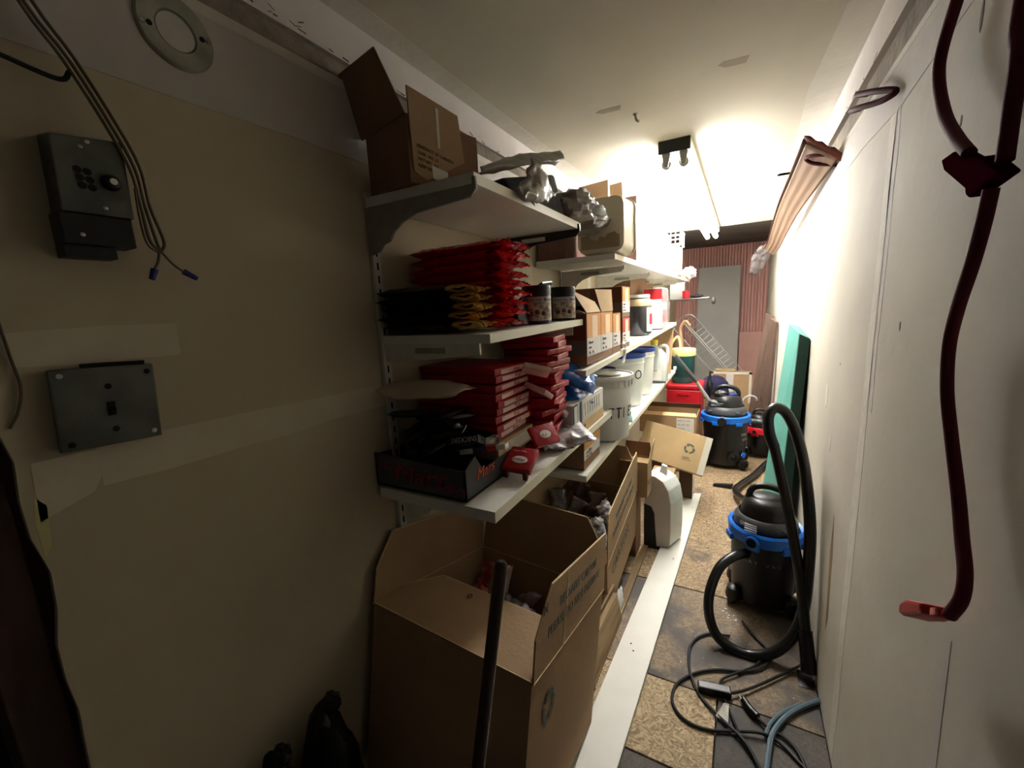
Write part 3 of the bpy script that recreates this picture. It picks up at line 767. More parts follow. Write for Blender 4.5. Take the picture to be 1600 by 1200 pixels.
tag(MB().slab([(-0.637, 1.17, 1.28), (-0.528, 1.17, 1.341), (-0.529, 1.25, 1.347), (-0.543, 1.22, 1.314)], .006).build('flat_packet', black_foil, bevel=.001), 'flat black packet lying tilted on top of the cans', 'packet')

# ---------------------------------------------------------------- near bottom shelf: tray of bars
tr = thing('display_tray', 'charcoal cardboard display tray with orange lettering, filled with chocolate bars', 'tray', (-.665, .81, ZA3))
def Tp(*q_): return rel(q_, tr.location)
z0 = ZA3-.0005; b = MB()
x0, x1, y0, y1, hh = -.802, -.526, .708, .925, .072
b.box(x0-tr.location.x, x1-tr.location.x, y0-tr.location.y, y1-tr.location.y, .0, .004)
b.build('base', tray_m, tr)
MB().slab(Tp((x0, y0, z0), (x1, y0, z0), (x1, y0, z0+hh), (x0, y0, z0+hh+.012)), .004, (0, 1, 0)).build('front_panel', tray_m, tr)
MB().slab(Tp((x1, y0, z0), (x1, y1, z0), (x1, y1, z0+.055), (x1, y0+.075, z0+.052), (x1, y0+.045, z0+hh+.022), (x1, y0, z0+hh)), .004, (-1, 0, 0)).build('end_panel', tray_m, tr)
MB().slab(Tp((x0, y1, z0), (x1, y1, z0), (x1, y1, z0+.05), (x0, y1, z0+.05)), .004, (0, -1, 0)).build('back_panel', tray_m, tr)
MB().slab(Tp((x0, y0, z0), (x0, y1, z0), (x0, y1, z0+.06), (x0, y0, z0+.08)), .004, (1, 0, 0)).build('wall_side_panel', tray_m, tr)
text('Mars', .06, dred_tx, Tp((x0+.06, y0, z0+.024))[0], UX, UZ, tr, 'lettering', shear=.25, wide=1.35)
text('Mars', .026, dred_tx, Tp((x0+.012, y0, z0+.045))[0], UX, UZ, tr, 'lettering', shear=.25, wide=1.2)
text('Mars', .030, dred_tx, Tp((x0+.205, y0, z0+.018))[0], UX, UZ, tr, 'lettering', shear=.25, wide=1.2)
text('Mars', .04, orange_tx, Tp((x1, y0+.045, z0+.034))[0], (0, 1, 0), UZ, tr, 'lettering', shear=.25)
# chocolate bars heaped in the tray
bar_m = [mat('dark_brown_wrapper', (26, 18, 16), .3, bump=.3, bs=60, coat=.2), mat('black_wrapper', (14, 13, 16), .3, bump=.3, bs=60, coat=.2), mat('dark_green_wrapper', (50, 56, 26), .35, bump=.3, bs=60)]
def bar_proto(mi, lab=None):
    t = thing('chocolate_bar', '%s wrapped chocolate bar, heaped in the display tray' % ('brown', 'black', 'dark green')[mi], 'chocolate bar', (0, 0, 0), 'dark wrapped bars heaped in the tray')
    b = MB(); n = 8; rings = []
    for (x_, wy, hz) in ((-.058, .017, .0012), (-.052, .016, .001), (-.047, .014, .008), (-.02, .015, .010), (.02, .015, .010), (.047, .014, .008), (.052, .016, .001), (.058, .017, .0012)):
        rings.append([b.bm.verts.new((x_, wy*math.cos(a), hz*math.sin(a))) for a in [math.pi*2*k/12 for k in range(12)]])
    for a, c in zip(rings, rings[1:]):
        for k in range(12): b.bm.faces.new((a[k], a[(k+1) % 12], c[(k+1) % 12], c[k]))
    b.bm.faces.new(rings[0]); b.bm.faces.new(rings[-1])
    b.build('wrapper', bar_m[mi], t, smooth=True)
    return t
protos = [bar_proto(i) for i in range(3)]
spots = []
for lay in range(6):
    for i in range(7 if lay < 4 else 4):
        spots.append((random.uniform(-.74, -.61), random.uniform(.745, .89 - .012*lay), ZA3+.016+lay*.030+random.uniform(0, .008)))
used = set()
for k, (x_, y_, z_) in enumerate(spots):
    i = [0, 1, 0, 1, 2, 0, 1][k % 7]
    o_ = protos[i] if i not in used else copy_tree(protos[i]); used.add(i)
    o_.location = (x_, y_, z_); o_.rotation_euler = (R(random.uniform(-25, 25)), R(random.uniform(-18, 18)), R(random.choice([0, 90, 20, -30, 60])+random.uniform(-25, 25)))
sn = thing('snack_box', 'dark box with upside-down white lettering on the heap of bars', 'candy box', (-0.583, 0.8, 0.954))
Ms = Euler((R(-28), R(-8), R(14))).to_matrix()
MB().cbox((0, 0, 0), (.085, .05, .02), Ms).build('body', bar_m[0], sn, bevel=.002)
text('SNICKERS', .018, white_pl, Ms @ Vector((.040, -.0255, .006)), Ms @ Vector((-1, 0, 0)), Ms @ Vector((0, 0, -1)), sn, 'lettering', wide=.85)
wp = thing('chocolate_bar', 'white red and navy wrapped bar lying on the right of the heap in the tray', 'chocolate bar', (-0.559, 0.83, 0.928))
Ms = Euler((R(-12), R(-8), R(18))).to_matrix()
for nm, xx, ll, mm in (('wrapper', -.034, .036, white_pl), ('wrapper', .0, .034, blue_pr), ('wrapper', .03, .026, red_pr), ('wrapper', .055, .024, white_pl)):
    MB().cbox(Ms @ Vector((xx, 0, 0)), (ll, .04, .014), Ms).build(nm, mm, wp, bevel=.003, smooth=True)
db = foil_bag('snack_bag', .13, .07, .03, black_foil, white_foil, seed=21); db.location = (-.585, .865, ZA3+.10); db.rotation_euler = (R(20), R(8), R(-25)); db.scale = (.9, .9, .9)
db['label'] = 'small dark bag with silvery crimped end leaning over the tray end'
pw_ = thing('snack_bag', 'flat cream and pink plastic packet lying on top of the heap in the tray', 'bag', (-.70, .79, ZA3+.225))
sheet('wrapper', [[(-.10, -.06, .012), (-.03, -.07, .0), (.05, -.06, .002), (.12, -.05, .01)], [(-.10, -.01, .022), (-.03, -.01, .03), (.05, 0, .028), (.13, .0, .014)], [(-.095, .05, .016), (-.03, .06, .02), (.05, .07, .02), (.12, .06, .008)]], mat('cream_packet', (196, 176, 152), .3, coat=.4, bump=.2, bs=30), pw_, amp=.004)
MB().blob((.01, .0, .004), .10, .05, .014, .1, 3, 3).build('filling', mat('cream_packet', (0, 0, 0)), pw_, smooth=True)

# chocolate wafer packs
def wafer_pack(lx_, ly_, h, front='pink'):
    t = thing('chocolate_pack', '', 'chocolate pack')
    MB().cbox((0, 0, 0), (lx_, ly_, h)).build('wrapper', red_foil2, t, bevel=.003, seg=2, smooth=True)
    b = MB()
    if front == 'pink':
        b.box(lx_/2+.0002, lx_/2+.0012, -ly_*.36, ly_*.34, -h*.34, h*.30)
        b.build('printed_panel', pink_print, t)
        text('Kat', h*.75, red_pr, (lx_/2+.0012, -ly_*.05, -h*.25), (0, 1, 0), UZ, t, 'lettering', wide=1.5, off=.0003)
    else:
        b.box(lx_/2-.003, lx_/2+.0010, -ly_*.40, ly_*.20, h*.34, h*.46)
        b.build('seam', pink_print, t)
    return t
cr = thing('cardboard_box', 'small tan carton under the front stack of red packs', 'cardboard box', (-.665, .965, ZA3+.065))
MB().cbox((0, 0, .0), (.27, .20, .046)).build('body', card_l, cr, bevel=.001)
MB().box(.1352, .1358, -.06, .09, -.016, .016).build('paper_label', label_w, cr)
wd = tag(MB().cbox((-.66, .965, ZA3+.02), (.23, .16, .038)).build('cardboard_box', card_k, bevel=.002), 'flat dark carton on the near bottom shelf, hidden under the tan carton', 'cardboard box')
A_ = wafer_pack(.26, .21, .0195)
place_stack(A_, 9, -.668, .972, ZA3+.090, .0205, 'red pack with pale front panel, %s in the front chocolate stack', 'red packs of the front stack', jx=.006, jy=.005, drift=(.0, .004))
B_ = wafer_pack(.17, .125, .0165, 'seam')
place_stack(B_, 19, -.572, 1.145, ZA3+.003, .0178, 'red pack with thin pale seam, %s in the tall back stack', 'red packs of the tall back stack', jx=.014, jy=.012, jr=14, drift=(.001, .0))
for k, (p, a, lb) in enumerate((((-0.494, 1.03, 1.1), 30, 'pink and white wrapped pack sticking out of the upper red stack'), ((-0.493, 1.04, 1.041), -15, 'pale pink wrapped pack tilted on the side of the red stack'))):
    t = thing('chocolate_pack', lb, 'chocolate pack', p)
    Ms = Euler((R(-30), R(15), R(a))).to_matrix()
    MB().cbox((0, 0, 0), (.075, .05, .014), Ms).build('wrapper', pink_print, t, bevel=.003, smooth=True)
    MB().cbox(Ms @ Vector((.022, 0, .0076)), (.025, .044, .001), Ms).build('print', red_pr, t)
    text('Kit', .02, red_pr, Ms @ Vector((-.034, -.01, .0072)), Ms @ UX, Ms @ UYv, t)
tp = thing('chocolate_pack', 'red pack with white oval emblem leaning on the foot of the tall red stack', 'chocolate pack', (-0.47, 1.013, 0.92))
Ms = Euler((R(0), R(50), R(-25))).to_matrix()
MB().cbox((0, 0, 0), (.06, .085, .014), Ms).build('wrapper', red_foil2, tp, bevel=.003, smooth=True)
MB().lathe([(.019, 0), (.019, .001)], Ms @ Vector((0, 0, .0072)), 24, Ms, sx=.62).build('emblem', white_pl, tp)
text('Kit', .014, red_pr, Ms @ Vector((.006, -.013, .0084)), Ms @ UYv, Ms @ Vector((-1, 0, 0)), tp)
lp = thing('chocolate_pack', 'single red pack with white emblem alone on the white shelf in front of the stacks', 'chocolate pack', (-.488, .905, ZA3+.034))
Ms = Euler((R(20), R(4), R(8))).to_matrix()
MB().cbox((0, 0, .002), (.075, .085, .018), Ms).build('wrapper', red_foil2, lp, bevel=.004, smooth=True)
MB().cbox((.028, -.034, -.022), (.012, .012, .028), Ms).build('foot', mat('maroon_card', (92, 12, 20), .6), lp, bevel=.002)
MB().cbox((-.028, -.034, -.022), (.012, .012, .028), Ms).build('foot', mat('maroon_card', (0, 0, 0)), lp, bevel=.002)
MB().lathe([(.021, 0), (.021, .001)], Ms @ Vector((0, -.008, .0112)), 24, Ms, sx=1, sy=.62).build('emblem', white_pl, lp)
text('KitKat', .0125, red_pr, Ms @ Vector((-.019, -.012, .0124)), Ms @ UX, Ms @ UYv, lp)
text('Lait Milk', .010, pink_print, Ms @ Vector((-.026, .022, .0112)), Ms @ UX, Ms @ UYv, lp)

# blue bags, silver bag and printed cartons
blu = foil_bag('snack_bag', .20, .13, .04, blue_foil, seed=31)
for k, (p, rt, sc, lb) in enumerate((((-0.53, 1.329, 1.051), (15, 25, 20), 1.15, 'blue foil bag, topmost of the blue ones beside the red stack'), ((-0.55, 1.352, 1.001), (-10, 35, -15), 1.1, 'blue foil bag, middle one of the blue ones beside the red stack'), ((-0.54, 1.361, 0.963), (20, 50, 10), 1.1, 'blue foil bag, lowest of the blue ones, over the small printed cartons'))):
    o_ = blu if k == 0 else copy_tree(blu)
    o_.location = p; o_.rotation_euler = tuple(R(v) for v in rt); o_.scale = (sc,)*3; o_['label'] = lb; o_['group'] = 'blue foil bags'
slv = foil_bag('snack_bag', .20, .14, .035, white_foil, seed=41); slv.scale = (1.2, 1.2, 1.1); slv.location = (-.50, 1.20, ZA3+.033); slv.rotation_euler = (R(6), R(7), R(-50)); slv['label'] = 'white and silver printed foil bag lying over the near bottom shelf edge'
slv2 = foil_bag('snack_bag', .15, .11, .03, white_foil, seed=44); slv2.location = (-0.54, 1.203, 0.975); slv2.rotation_euler = (R(10), R(30), R(20)); slv2['label'] = 'silver printed bag squeezed between the red stack and the blue bags'
def pcarton(label, x0, x1, y0, y1, z0, z1, m, group=None):
    t = thing('carton', label, 'carton', ((x0+x1)/2, (y0+y1)/2, z0), group)
    MB().box(-(x1-x0)/2, (x1-x0)/2, -(y1-y0)/2, (y1-y0)/2, 0, z1-z0).build('body', m, t, bevel=.0012, seg=1)
    return t
def fpanel(t, a0, a1, c0, c1, x1, m, name='print', th=.0008):
    """panel on the aisle-side face (x = x1, local), y from a0 to a1, z from c0 to c1"""
    return MB().box(x1+.0002, x1+.0002+th, a0, a1, c0, c1).build(name, m, t)
t = pcarton('long low carton with white and navy print on the near bottom shelf', -.57, -.455, 1.20, 1.53, ZA3, ZA3+.115, white_card)
fpanel(t, -.163, .163, .0, .040, .0575, card_l)
fpanel(t, -.163, -.12, .04, .113, .0575, blue_pr)
fpanel(t, -.155, -.125, .045, .108, .0584, label_w)
fpanel(t, -.10, -.08, .04, .113, .0575, blue_pr)
fpanel(t, -.07, .15, .05, .105, .0575, label_w)
for k in range(7): fpanel(t, -.05+.026*k, -.046+.026*k, .056, .10, .0584, grey_metal, 'fine_print')
MB().cbox((-.02, 0, .116), (.08, .32, .002)).build('top_print', mat('muted_red_print', (150, 90, 90), .5, col2=(50, 44, 70), vs=25), t)
text('8', .03, ink, (.0582, -.06, .008), (0, 1, 0), UZ, t)
# carton on the far bottom shelf start, under the near shelf
t = pcarton('orange and white carton at the near end of the far bottom shelf', -.72, -.468, 1.335, 1.52, .6958, .803, card_d)
fpanel(t, -.092, .092, .034, .104, .126, white_card)
fpanel(t, -.092, .092, .072, .105, .127, orange_pr)
text('coffee', .022, ink_g, (.1285, -.075, .052), (0, 1, 0), UZ, t, wide=1.2)
text('24 x 42 g', .014, ink, (.1285, -.075, .039), (0, 1, 0), UZ, t, wide=1.2)

# ---------------------------------------------------------------- far top shelf
ZB1 = 1.471
big = thing('cardboard_box', 'large brown carton with raised flaps and white end on the far top shelf', 'cardboard box', (-.79, 2.10, ZB1))
MB().box(0, .335, 0, .20, .001, .295).build('body', mat('carton_plum', (112, 78, 66), .85, var=.12, vs=6), big, bevel=.0015, seg=1)
MB().box(.3353, .3375, .0, .20, .001, .295).build('white_end', white_card, big)
MB().box(.3376, .3386, .01, .19, .002, .165).build('torn_wrap', mat('bluish_paper', (196, 200, 208), .5), big)
MB().slab([(.06, .01, .295), (.20, .01, .295), (.205, -.01, .385), (.06, -.012, .375)], .003).build('flap', card, big)
MB().slab([(.21, .01, .295), (.27, .01, .295), (.27, -.005, .365), (.212, -.005, .36)], .003).build('flap', card, big)
c2 = tag(MB().box(-.79, -.66, 1.71, 2.05, ZB1+.001, ZB1+.15).build('cardboard_box', mat('carton_plum', (0, 0, 0)), bevel=.0015), 'low brown carton behind the cream tub, under the near top shelf end', 'cardboard box')
# cream food tub standing on its side
tub = thing('food_tub', 'cream translucent plastic tub standing on end on the far top shelf', 'tub', (-.515, 1.79, ZB1))
def rrect(w_, h_, r, n=6):
    out = []
    for cx, cz, a0 in ((w_/2-r, r, -90), (w_/2-r, h_-r, 0), (-w_/2+r, h_-r, 90), (-w_/2+r, r, 180)):
        for k in range(n+1):
            a = R(a0+90*k/n); out.append((cx+r*math.cos(a), cz+r*math.sin(a)))
    return out
def rprism(t, name, layers, m, label=None):
    """layers: (y, width, height, radius, z offset)"""
    b = MB(); rings = []
    for (y_, w_, h_, r, zo) in layers:
        rings.append([b.bm.verts.new((x_, y_, z_+zo)) for x_, z_ in rrect(w_, h_, r)])
    for a, c in zip(rings, rings[1:]):
        n = len(a)
        for k in range(n): b.bm.faces.new((a[k], a[(k+1) % n], c[(k+1) % n], c[k]))
    b.bm.faces.new(rings[0]); b.bm.faces.new(rings[-1][::-1])
    return b.build(name, m, t, smooth=True, label=label)
rprism(tub, 'body', [(-.075, .17, .19, .03, .016), (-.07, .19, .21, .034, .008), (.06, .21, .222, .036, .002), (.062, .225, .228, .038, 0)], cream_pl)
rprism(tub, 'rim', [(.062, .222, .23, .038, .0), (.075, .222, .23, .038, .0)], cream_pl)
MB().box(.104, .112, .055, .08, .12, .16).build('latch', cream_pl, tub, bevel=.003)
b = MB()
n = 16; P = []
for k in range(n+1):
    x_ = -.08 + .16*k/n
    P.append((x_, .055 + .022*noise.noise(Vector((k*.55, 2, 0))) + .025*abs(math.cos(k/n*math.pi*1.2))))
for (xa, za), (xb, zb) in zip(P, P[1:]):
    b.hexa([(xa, -.0765, .024), (xb, -.0765, .024), (xb, -.075, .024), (xa, -.075, .024)], [(xa, -.0765, za), (xb, -.0765, zb), (xb, -.075, zb), (xa, -.075, za)])
bmesh.ops.remove_doubles(b.bm, verts=b.bm.verts, dist=1e-6)
b.build('stain', mat('brown_stain_in_tub', (170, 152, 122), .5), tub, label='brownish contents showing through the base')
for k, (c_, rx, ry, rz, sd, lb) in enumerate((
    ((-.50, 2.50, ZB1+.095), .075, .14, .095, 2, 'tall white plastic bag right behind the large carton on the far top shelf'),
    ((-.52, 2.95, ZB1+.13), .10, .20, .13, 5, 'biggest round white plastic bag on the far top shelf'),
    ((-.50, 3.25, ZB1+.06), .095, .12, .06, 7, 'low white plastic bag in front of the tan carton'),
    ((-.66, 2.60, ZB1+.12), .08, .12, .12, 9, 'white plastic bag at the wall behind the others on the far top shelf'))):
    film_bag(lb, c_, rx, ry, rz, sd, plastic_white, .16)
t = tag(MB().lathe([(.02, 0), (.022, .05), (.009, .07), (.012, .09)], (-.47, 2.36, ZB1+.20), 14).build('small_bottle', white_pl, smooth=True), 'small white bottle top poking up behind the large carton', 'bottle')
t = pcarton('tall tan carton on the far top shelf under the white basket', -.62, -.44, 3.50, 3.72, ZB1+.002, ZB1+.22, card_l)
fpanel(t, -.10, -.02, .02, .2, .09, white_card)
bk = thing('wire_basket', 'white slotted plastic basket on top of the tan carton', 'basket', (-.53, 3.60, ZB1+.222))
for k, (a, c) in enumerate((((-.10, -.12), (.10, -.12)), ((.10, -.12), (.10, .12)), ((.10, .12), (-.10, .12)), ((-.10, .12), (-.10, -.12)))):
    b = MB()
    for zz_ in (.0, .035, .07, .10):
        b.tube([(a[0], a[1], zz_+.004), (c[0], c[1], zz_+.004)], .0045 if zz_ < .1 else .007, 6, 1)
    for s_ in range(7):
        f = s_/6; px_, py_ = a[0]+(c[0]-a[0])*f, a[1]+(c[1]-a[1])*f
        b.tube([(px_, py_, 0.002), (px_, py_, .105)], .003, 6, 1)
    b.build('side_lattice', white_pl, bk)
wb_ = thing('crumpled_wrap', 'crumpled white and tan wrapping hanging over the far end of the far top shelf', 'wrapping', (-.44, 4.22, ZB1+.05))
MB().blob((0, 0, .0), .06, .12, .05, .4, 3, 14).build('paper', plastic_white, wb_, smooth=True)
MB().blob((-.03, -.05, -.02), .05, .07, .025, .4, 3, 17).build('tan_paper', card_l, wb_, smooth=True)

# ---------------------------------------------------------------- far middle shelf
def coffee(label, y0, y1, h, top=orange_pr, base=None, x0=-.70, z=None, op=False):
    z = (zB2(y1)+.0012) if z is None else z
    t = thing('carton', label, 'carton', (x0, y0, z), 'printed cartons on the far middle shelf')
    W, Ld = -.462-x0, y1-y0-.003
    if op:
        b = MB()
        for (a0, a1, b0, b1) in ((0, W, 0, .003), (0, W, Ld-.003, Ld), (0, .003, .003, Ld-.003), (W-.003, W, .003, Ld-.003)): b.box(a0, a1, b0, b1, .0, h)
        b.box(.003, W-.003, .003, Ld-.003, .002, .02)
        b.build('body', card_d, t)
    else:
        MB().box(0, W, 0, Ld, 0, h).build('body', card_d, t, bevel=.001, seg=1)
    # near face: dull label areas and brown block
    for (a0, a1, c0, c1, mm) in ((.01, W*.52, .03, h-.03, mat('dull_label', (120, 112, 100), .8)), (W*.56, W-.004, h*.48, h*.97, brown_pr), (W*.2, W-.004, .035, h*.44, mat('dull_lilac', (112, 100, 98), .8))):
        MB().box(a0, a1, -.0012, -.0002, c0, c1).build('near_print', mm, t)
    n = 2 if Ld > .2 else 1
    for k in range(n):
        a0 = Ld*k/n + .002; a1 = Ld*(k+1)/n - .002
        MB().box(W+.0002, W+.001, a0, a1, h*.16, h*.52).build('white_panel', white_card, t)
        MB().box(W+.0002, W+.001, a0, a1, h*.52, h*.98).build('colour_panel', top, t)
        wdt = (a1-a0)
        MB().box(W+.0011, W+.0016, a0+wdt*.35, a0+wdt*.75, h*.50, h*.94).build('pale_figure', mat('pale_figure', (238, 206, 170), .5), t)
        text('Flavour', h*.085, ink, (W+.0012, a0+wdt*.1, h*.40), (0, 1, 0), UZ, t, wide=1.1)
        text('roast', h*.07, ink, (W+.0012, a0+wdt*.1, h*.31), (0, 1, 0), UZ, t, wide=1.1)
        text('24   96', h*.085, ink_k, (W+.0012, a0+wdt*.1, h*.20), (0, 1, 0), UZ, t, wide=1.3)
    return t, W, Ld
t, W, Ld = coffee('double-width open orange carton with flaps up on the far middle shelf', 1.37, 1.70, .178, op=True, x0=-.78)
MB().slab([(W, .0, .178), (W, .16, .178), (W-.02, .155, .215), (W-.05, .0, .255)], .002).build('flap', card_l, t)
MB().slab([(W, .17, .178), (W, Ld, .178), (W-.005, Ld-.0, .262), (W-.03, .19, .262)], .002).build('flap', card_l, t)
MB().slab([(0, 0, .178), (W, 0, .178), (W-.01, -.045, .19), (.02, -.05, .20)], .002).build('flap', card_d, t)
coffee('narrow orange carton in the middle of the row on the far middle shelf', 1.702, 1.825, .165, op=True)
t2 = MB()
coffee('carton with red print below the stacked orange one on the far middle shelf', 1.86, 2.0, .135, red_pr)
coffee('orange carton stacked on the red printed one on the far middle shelf', 1.858, 2.0, .135, orange_pr, z=zB2(2.0)+.138, x0=-.79)
clp = thing('shelf_clip', 'white hook and twist of string on the far middle shelf edge', 'hook', (-.446, 1.80, zB2(1.8)))
MB().tube([(0, 0, .03), (.004, .012, .035), (.005, .02, .01), (.004, .01, -.025), (.003, -.015, -.05)], .006, 8, 5).build('hook', white_pl, clp, smooth=True)
MB().tube([(.0, -.03, .005), (.006, -.01, .012), (.006, .03, .0)], .005, 8, 5).build('tie', white_pl, clp, smooth=True)
def jar(label, x, y, r, h, m, capm, cr_, ch, cat='jar', name='glass_jar'):
    t = thing(name, label, cat, (x, y, zB2(y+r)+.001))
    MB().lathe([(r*.93, 0), (r, .01), (r, h*.62), (r*.97, h*.68), (cr_*1.02, h*.9), (cr_, h*.92)], (0, 0, 0), 28).build('body', m, t, smooth=True)
    MB().lathe([(cr_*1.06, h*.9), (cr_*1.06, h*.9+ch), (cr_*.98, h*.9+ch+.002)], (0, 0, 0), 28).build('lid', capm, t, smooth=True)
    return t
jt = jar('large jar with dark contents and cream lid on the far middle shelf', -.535, 2.52, .078, .235, glass_amb, white_pl, .062, .016)
MB().lathe([(.0785, .165), (.0785, .185), (.070, .20), (.066, .205)], (0, 0, 0), 28, cap=False).build('tan_shoulder', tan_pl, jt, smooth=True, label='tan upper part of the jar')
b = MB()
for k in range(8):
    p0, p1 = R(-40+10*k), R(-30+10*k)
    b.hexa([(.079*math.cos(p0), .079*math.sin(p0), .02), (.079*math.cos(p1), .079*math.sin(p1), .02), (.0775*math.cos(p1), .0775*math.sin(p1), .02), (.0775*math.cos(p0), .0775*math.sin(p0), .02)],
           [(.079*math.cos(p0), .079*math.sin(p0), .155), (.079*math.cos(p1), .079*math.sin(p1), .155), (.0775*math.cos(p1), .0775*math.sin(p1), .155), (.0775*math.cos(p0), .0775*math.sin(p0), .155)])
b.build('label', label_w, jt); 
b = MB()
for k in range(4):
    p0, p1 = R(-25+10*k), R(-15+10*k)
    b.hexa([(.0797*math.cos(p0), .0797*math.sin(p0), .06), (.0797*math.cos(p1), .0797*math.sin(p1), .06), (.079*math.cos(p1), .079*math.sin(p1), .06), (.079*math.cos(p0), .079*math.sin(p0), .06)],
           [(.0797*math.cos(p0), .0797*math.sin(p0), .12), (.0797*math.cos(p1), .0797*math.sin(p1), .12), (.079*math.cos(p1), .079*math.sin(p1), .12), (.079*math.cos(p0), .079*math.sin(p0), .12)])
b.build('red_print', red_pr, jt)
jar('slim dark bottle with pale cap between the cartons and the large jar', -.55, 2.13, .040, .235, glass_amb, tan_pl, .016, .014, 'bottle', 'bottle')
rb = thing('carton', 'red and white carton with curved plastic wrap behind the large jar', 'carton', (-.50, 2.95, zB2(3.1)+.001), 'printed cartons on the far middle shelf')
MB().box(-.07, .045, -.10, .12, 0, .26).build('body', white_card, rb, bevel=.002)
MB().box(-.068, .0455, -.102, -.1002, .19, .255).build('red_block', red_pr, rb)
MB().box(.0452, .0462, -.09, .1, .17, .255).build('red_block', red_pr, rb)
MB().box(.0452, .0462, -.05, .08, .04, .12).build('red_block', red_pr, rb)
sheet('plastic_wrap', [[(.045, -.11, .26), (.05, 0, .262), (.048, .12, .26)], [(.055, -.115, .15), (.062, .0, .15), (.06, .13, .15)], [(.048, -.10, .0), (.06, 0, .0), (.06, .13, .0)]], mat('clear_wrap', (214, 200, 200), .15, alpha=.3, coat=.5), rb, amp=.006)
bb = tag(MB().box(-.79, -.62, 2.70, 3.45, zB2(3.45)+.001, zB2(3.45)+.33).build('cardboard_box', card_d, bevel=.002), 'tall brown carton at the wall behind the large jar', 'cardboard box')

# ---------------------------------------------------------------- far bottom shelf: buckets, jug
def bucket(label, x, y, r, h, lidm, wordy=None, ribs=True, z=None):
    z = (zB3(y+r)+.001) if z is None else z
    t = thing('bucket', label, 'bucket', (x, y, z), 'white buckets on the far bottom shelf')
    MB().lathe([(r*.86, 0), (r*.88, .004), (r*.97, h*.80), (r*1.0, h*.81), (r*1.0, h*.84), (r*.975, h*.845), (r*.985, h*.95)], (0, 0, 0), 40).build('body', white_pl, t, smooth=True)
    MB().lathe([(r*1.03, h*.93), (r*1.05, h*.945), (r*1.05, h), (r*1.0, h), (r*.98, h*.975), (0.001, h*.972)], (0, 0, 0), 40, cap=False).build('lid', lidm, t, smooth=True, label=('dark blue lid' if lidm is blue_lid else 'white lid'))
    if ribs:
        b = MB()
        for k in range(26):
            a = 2*math.pi*k/26
            b.cbox((r*1.0*math.cos(a), r*1.0*math.sin(a), h*.875), (.006, .002, h*.11), Matrix.Rotation(a, 3, 'Z'))
        b.build('ribs', white_pl, t)['kind'] = 'stuff'
    return t
def wrap_text(t, s, size, m, r, r2, z, a0, da, wide=1.0):
    for k, ch in enumerate(s):
        a = R(a0+da*k)
        text(ch, size, m, ((r+.0012)*math.cos(a), (r+.0012)*math.sin(a), z), (-math.sin(a), math.cos(a), 0), (math.cos(a)*r2, math.sin(a)*r2, 1), t, 'handwritten_letter', wide=wide)
k1 = bucket('big white lidded bucket with handwritten black letters, nearest on the far bottom shelf', -.520, 1.755, .122, .275, white_pl)
wrap_text(k1, 'PATTIES', .068, ink_k, .1115, .05, .098, -98, 17, .62)
sheet('paper_on_lid', [[(-.07, -.06, .274), (0, -.07, .279), (.07, -.04, .275)], [(-.07, .0, .276), (0, 0, .283), (.08, .0, .276)], [(-.05, .06, .275), (0, .06, .279), (.06, .05, .275)]], label_w, k1, amp=.003, label='crumpled paper lying on the lid')
k2 = bucket('white bucket with dark blue lid and a handwritten O, right of the big one', -.575, 2.34, .112, .285, blue_lid, ribs=False)
wrap_text(k2, 'O', .075, ink_k, .107, .05, .15, -45, 10, .75)
bucket('white bucket with dark blue lid, farthest of the three blue-lidded ones', -.565, 2.63, .105, .28, blue_lid, ribs=False)
bucket('low white bucket with dark blue lid half hidden behind the big bucket', -.655, 2.045, .105, .245, blue_lid, ribs=False)
gl = tag(MB().lathe([(.02, 0), (.022, .004), (.022, .02), (.016, .03), (.016, .05)], (-.468, 1.99, zB3(2.0)+.001), 16).build('small_tub', mat('pale_aqua_plastic', (160, 214, 206), .4), smooth=True), 'tiny pale aqua tub right behind the big white bucket', 'tub')
jg = thing('plastic_jug', 'milky plastic jug with yellow cap and handle on the far bottom shelf', 'jug', (-.50, 3.0, zB3(3.08)+.001))
def jsec(w_, d_, z_): return [(x_, y_, z_) for x_, y_ in [(p[0], p[1]-d_/2) for p in rrect(w_, d_, min(w_, d_)*.3)]]
b = MB(); rings = []
for w_, d_, z_, ox in ((.12, .12, 0, 0), (.13, .13, .01, 0), (.13, .13, .14, 0), (.12, .12, .18, 0), (.07, .07, .235, -.02), (.04, .04, .25, -.025), (.04, .04, .262, -.025)):
    rings.append([b.bm.verts.new((p[0]+ox, p[1], z_)) for p in jsec(w_, d_, z_)])
for a, c in zip(rings, rings[1:]):
    n = len(a)
    for k in range(n): b.bm.faces.new((a[k], a[(k+1) % n], c[(k+1) % n], c[k]))
b.bm.faces.new(rings[0]); b.bm.faces.new(rings[-1])
b.build('body', mat('milky_jug', (206, 210, 206), .3, coat=.2), jg, smooth=True)
MB().lathe([(.024, .262), (.024, .288), (.02, .29)], (-.025, 0, 0), 20).build('cap', yel_cap, jg, smooth=True, label='yellow cap')
MB().tube([(.01, -.0, .245), (.045, 0, .25), (.062, 0, .23), (.063, 0, .18), (.06, 0, .13), (.05, 0, .12)], .011, 10, 5).build('handle', mat('milky_jug', (0, 0, 0)), jg, smooth=True)
MB().box(-.055, .035, -.0665, -.0652, .02, .10).build('label', label_w, jg)
text('BLEACH', .016, ink, (-.052, -.0667, .08), UX, UZ, jg)
MB().box(-.062, .062, -.0664, -.0652, .001, .014).build('shadowed_liquid', grey_pl, jg)
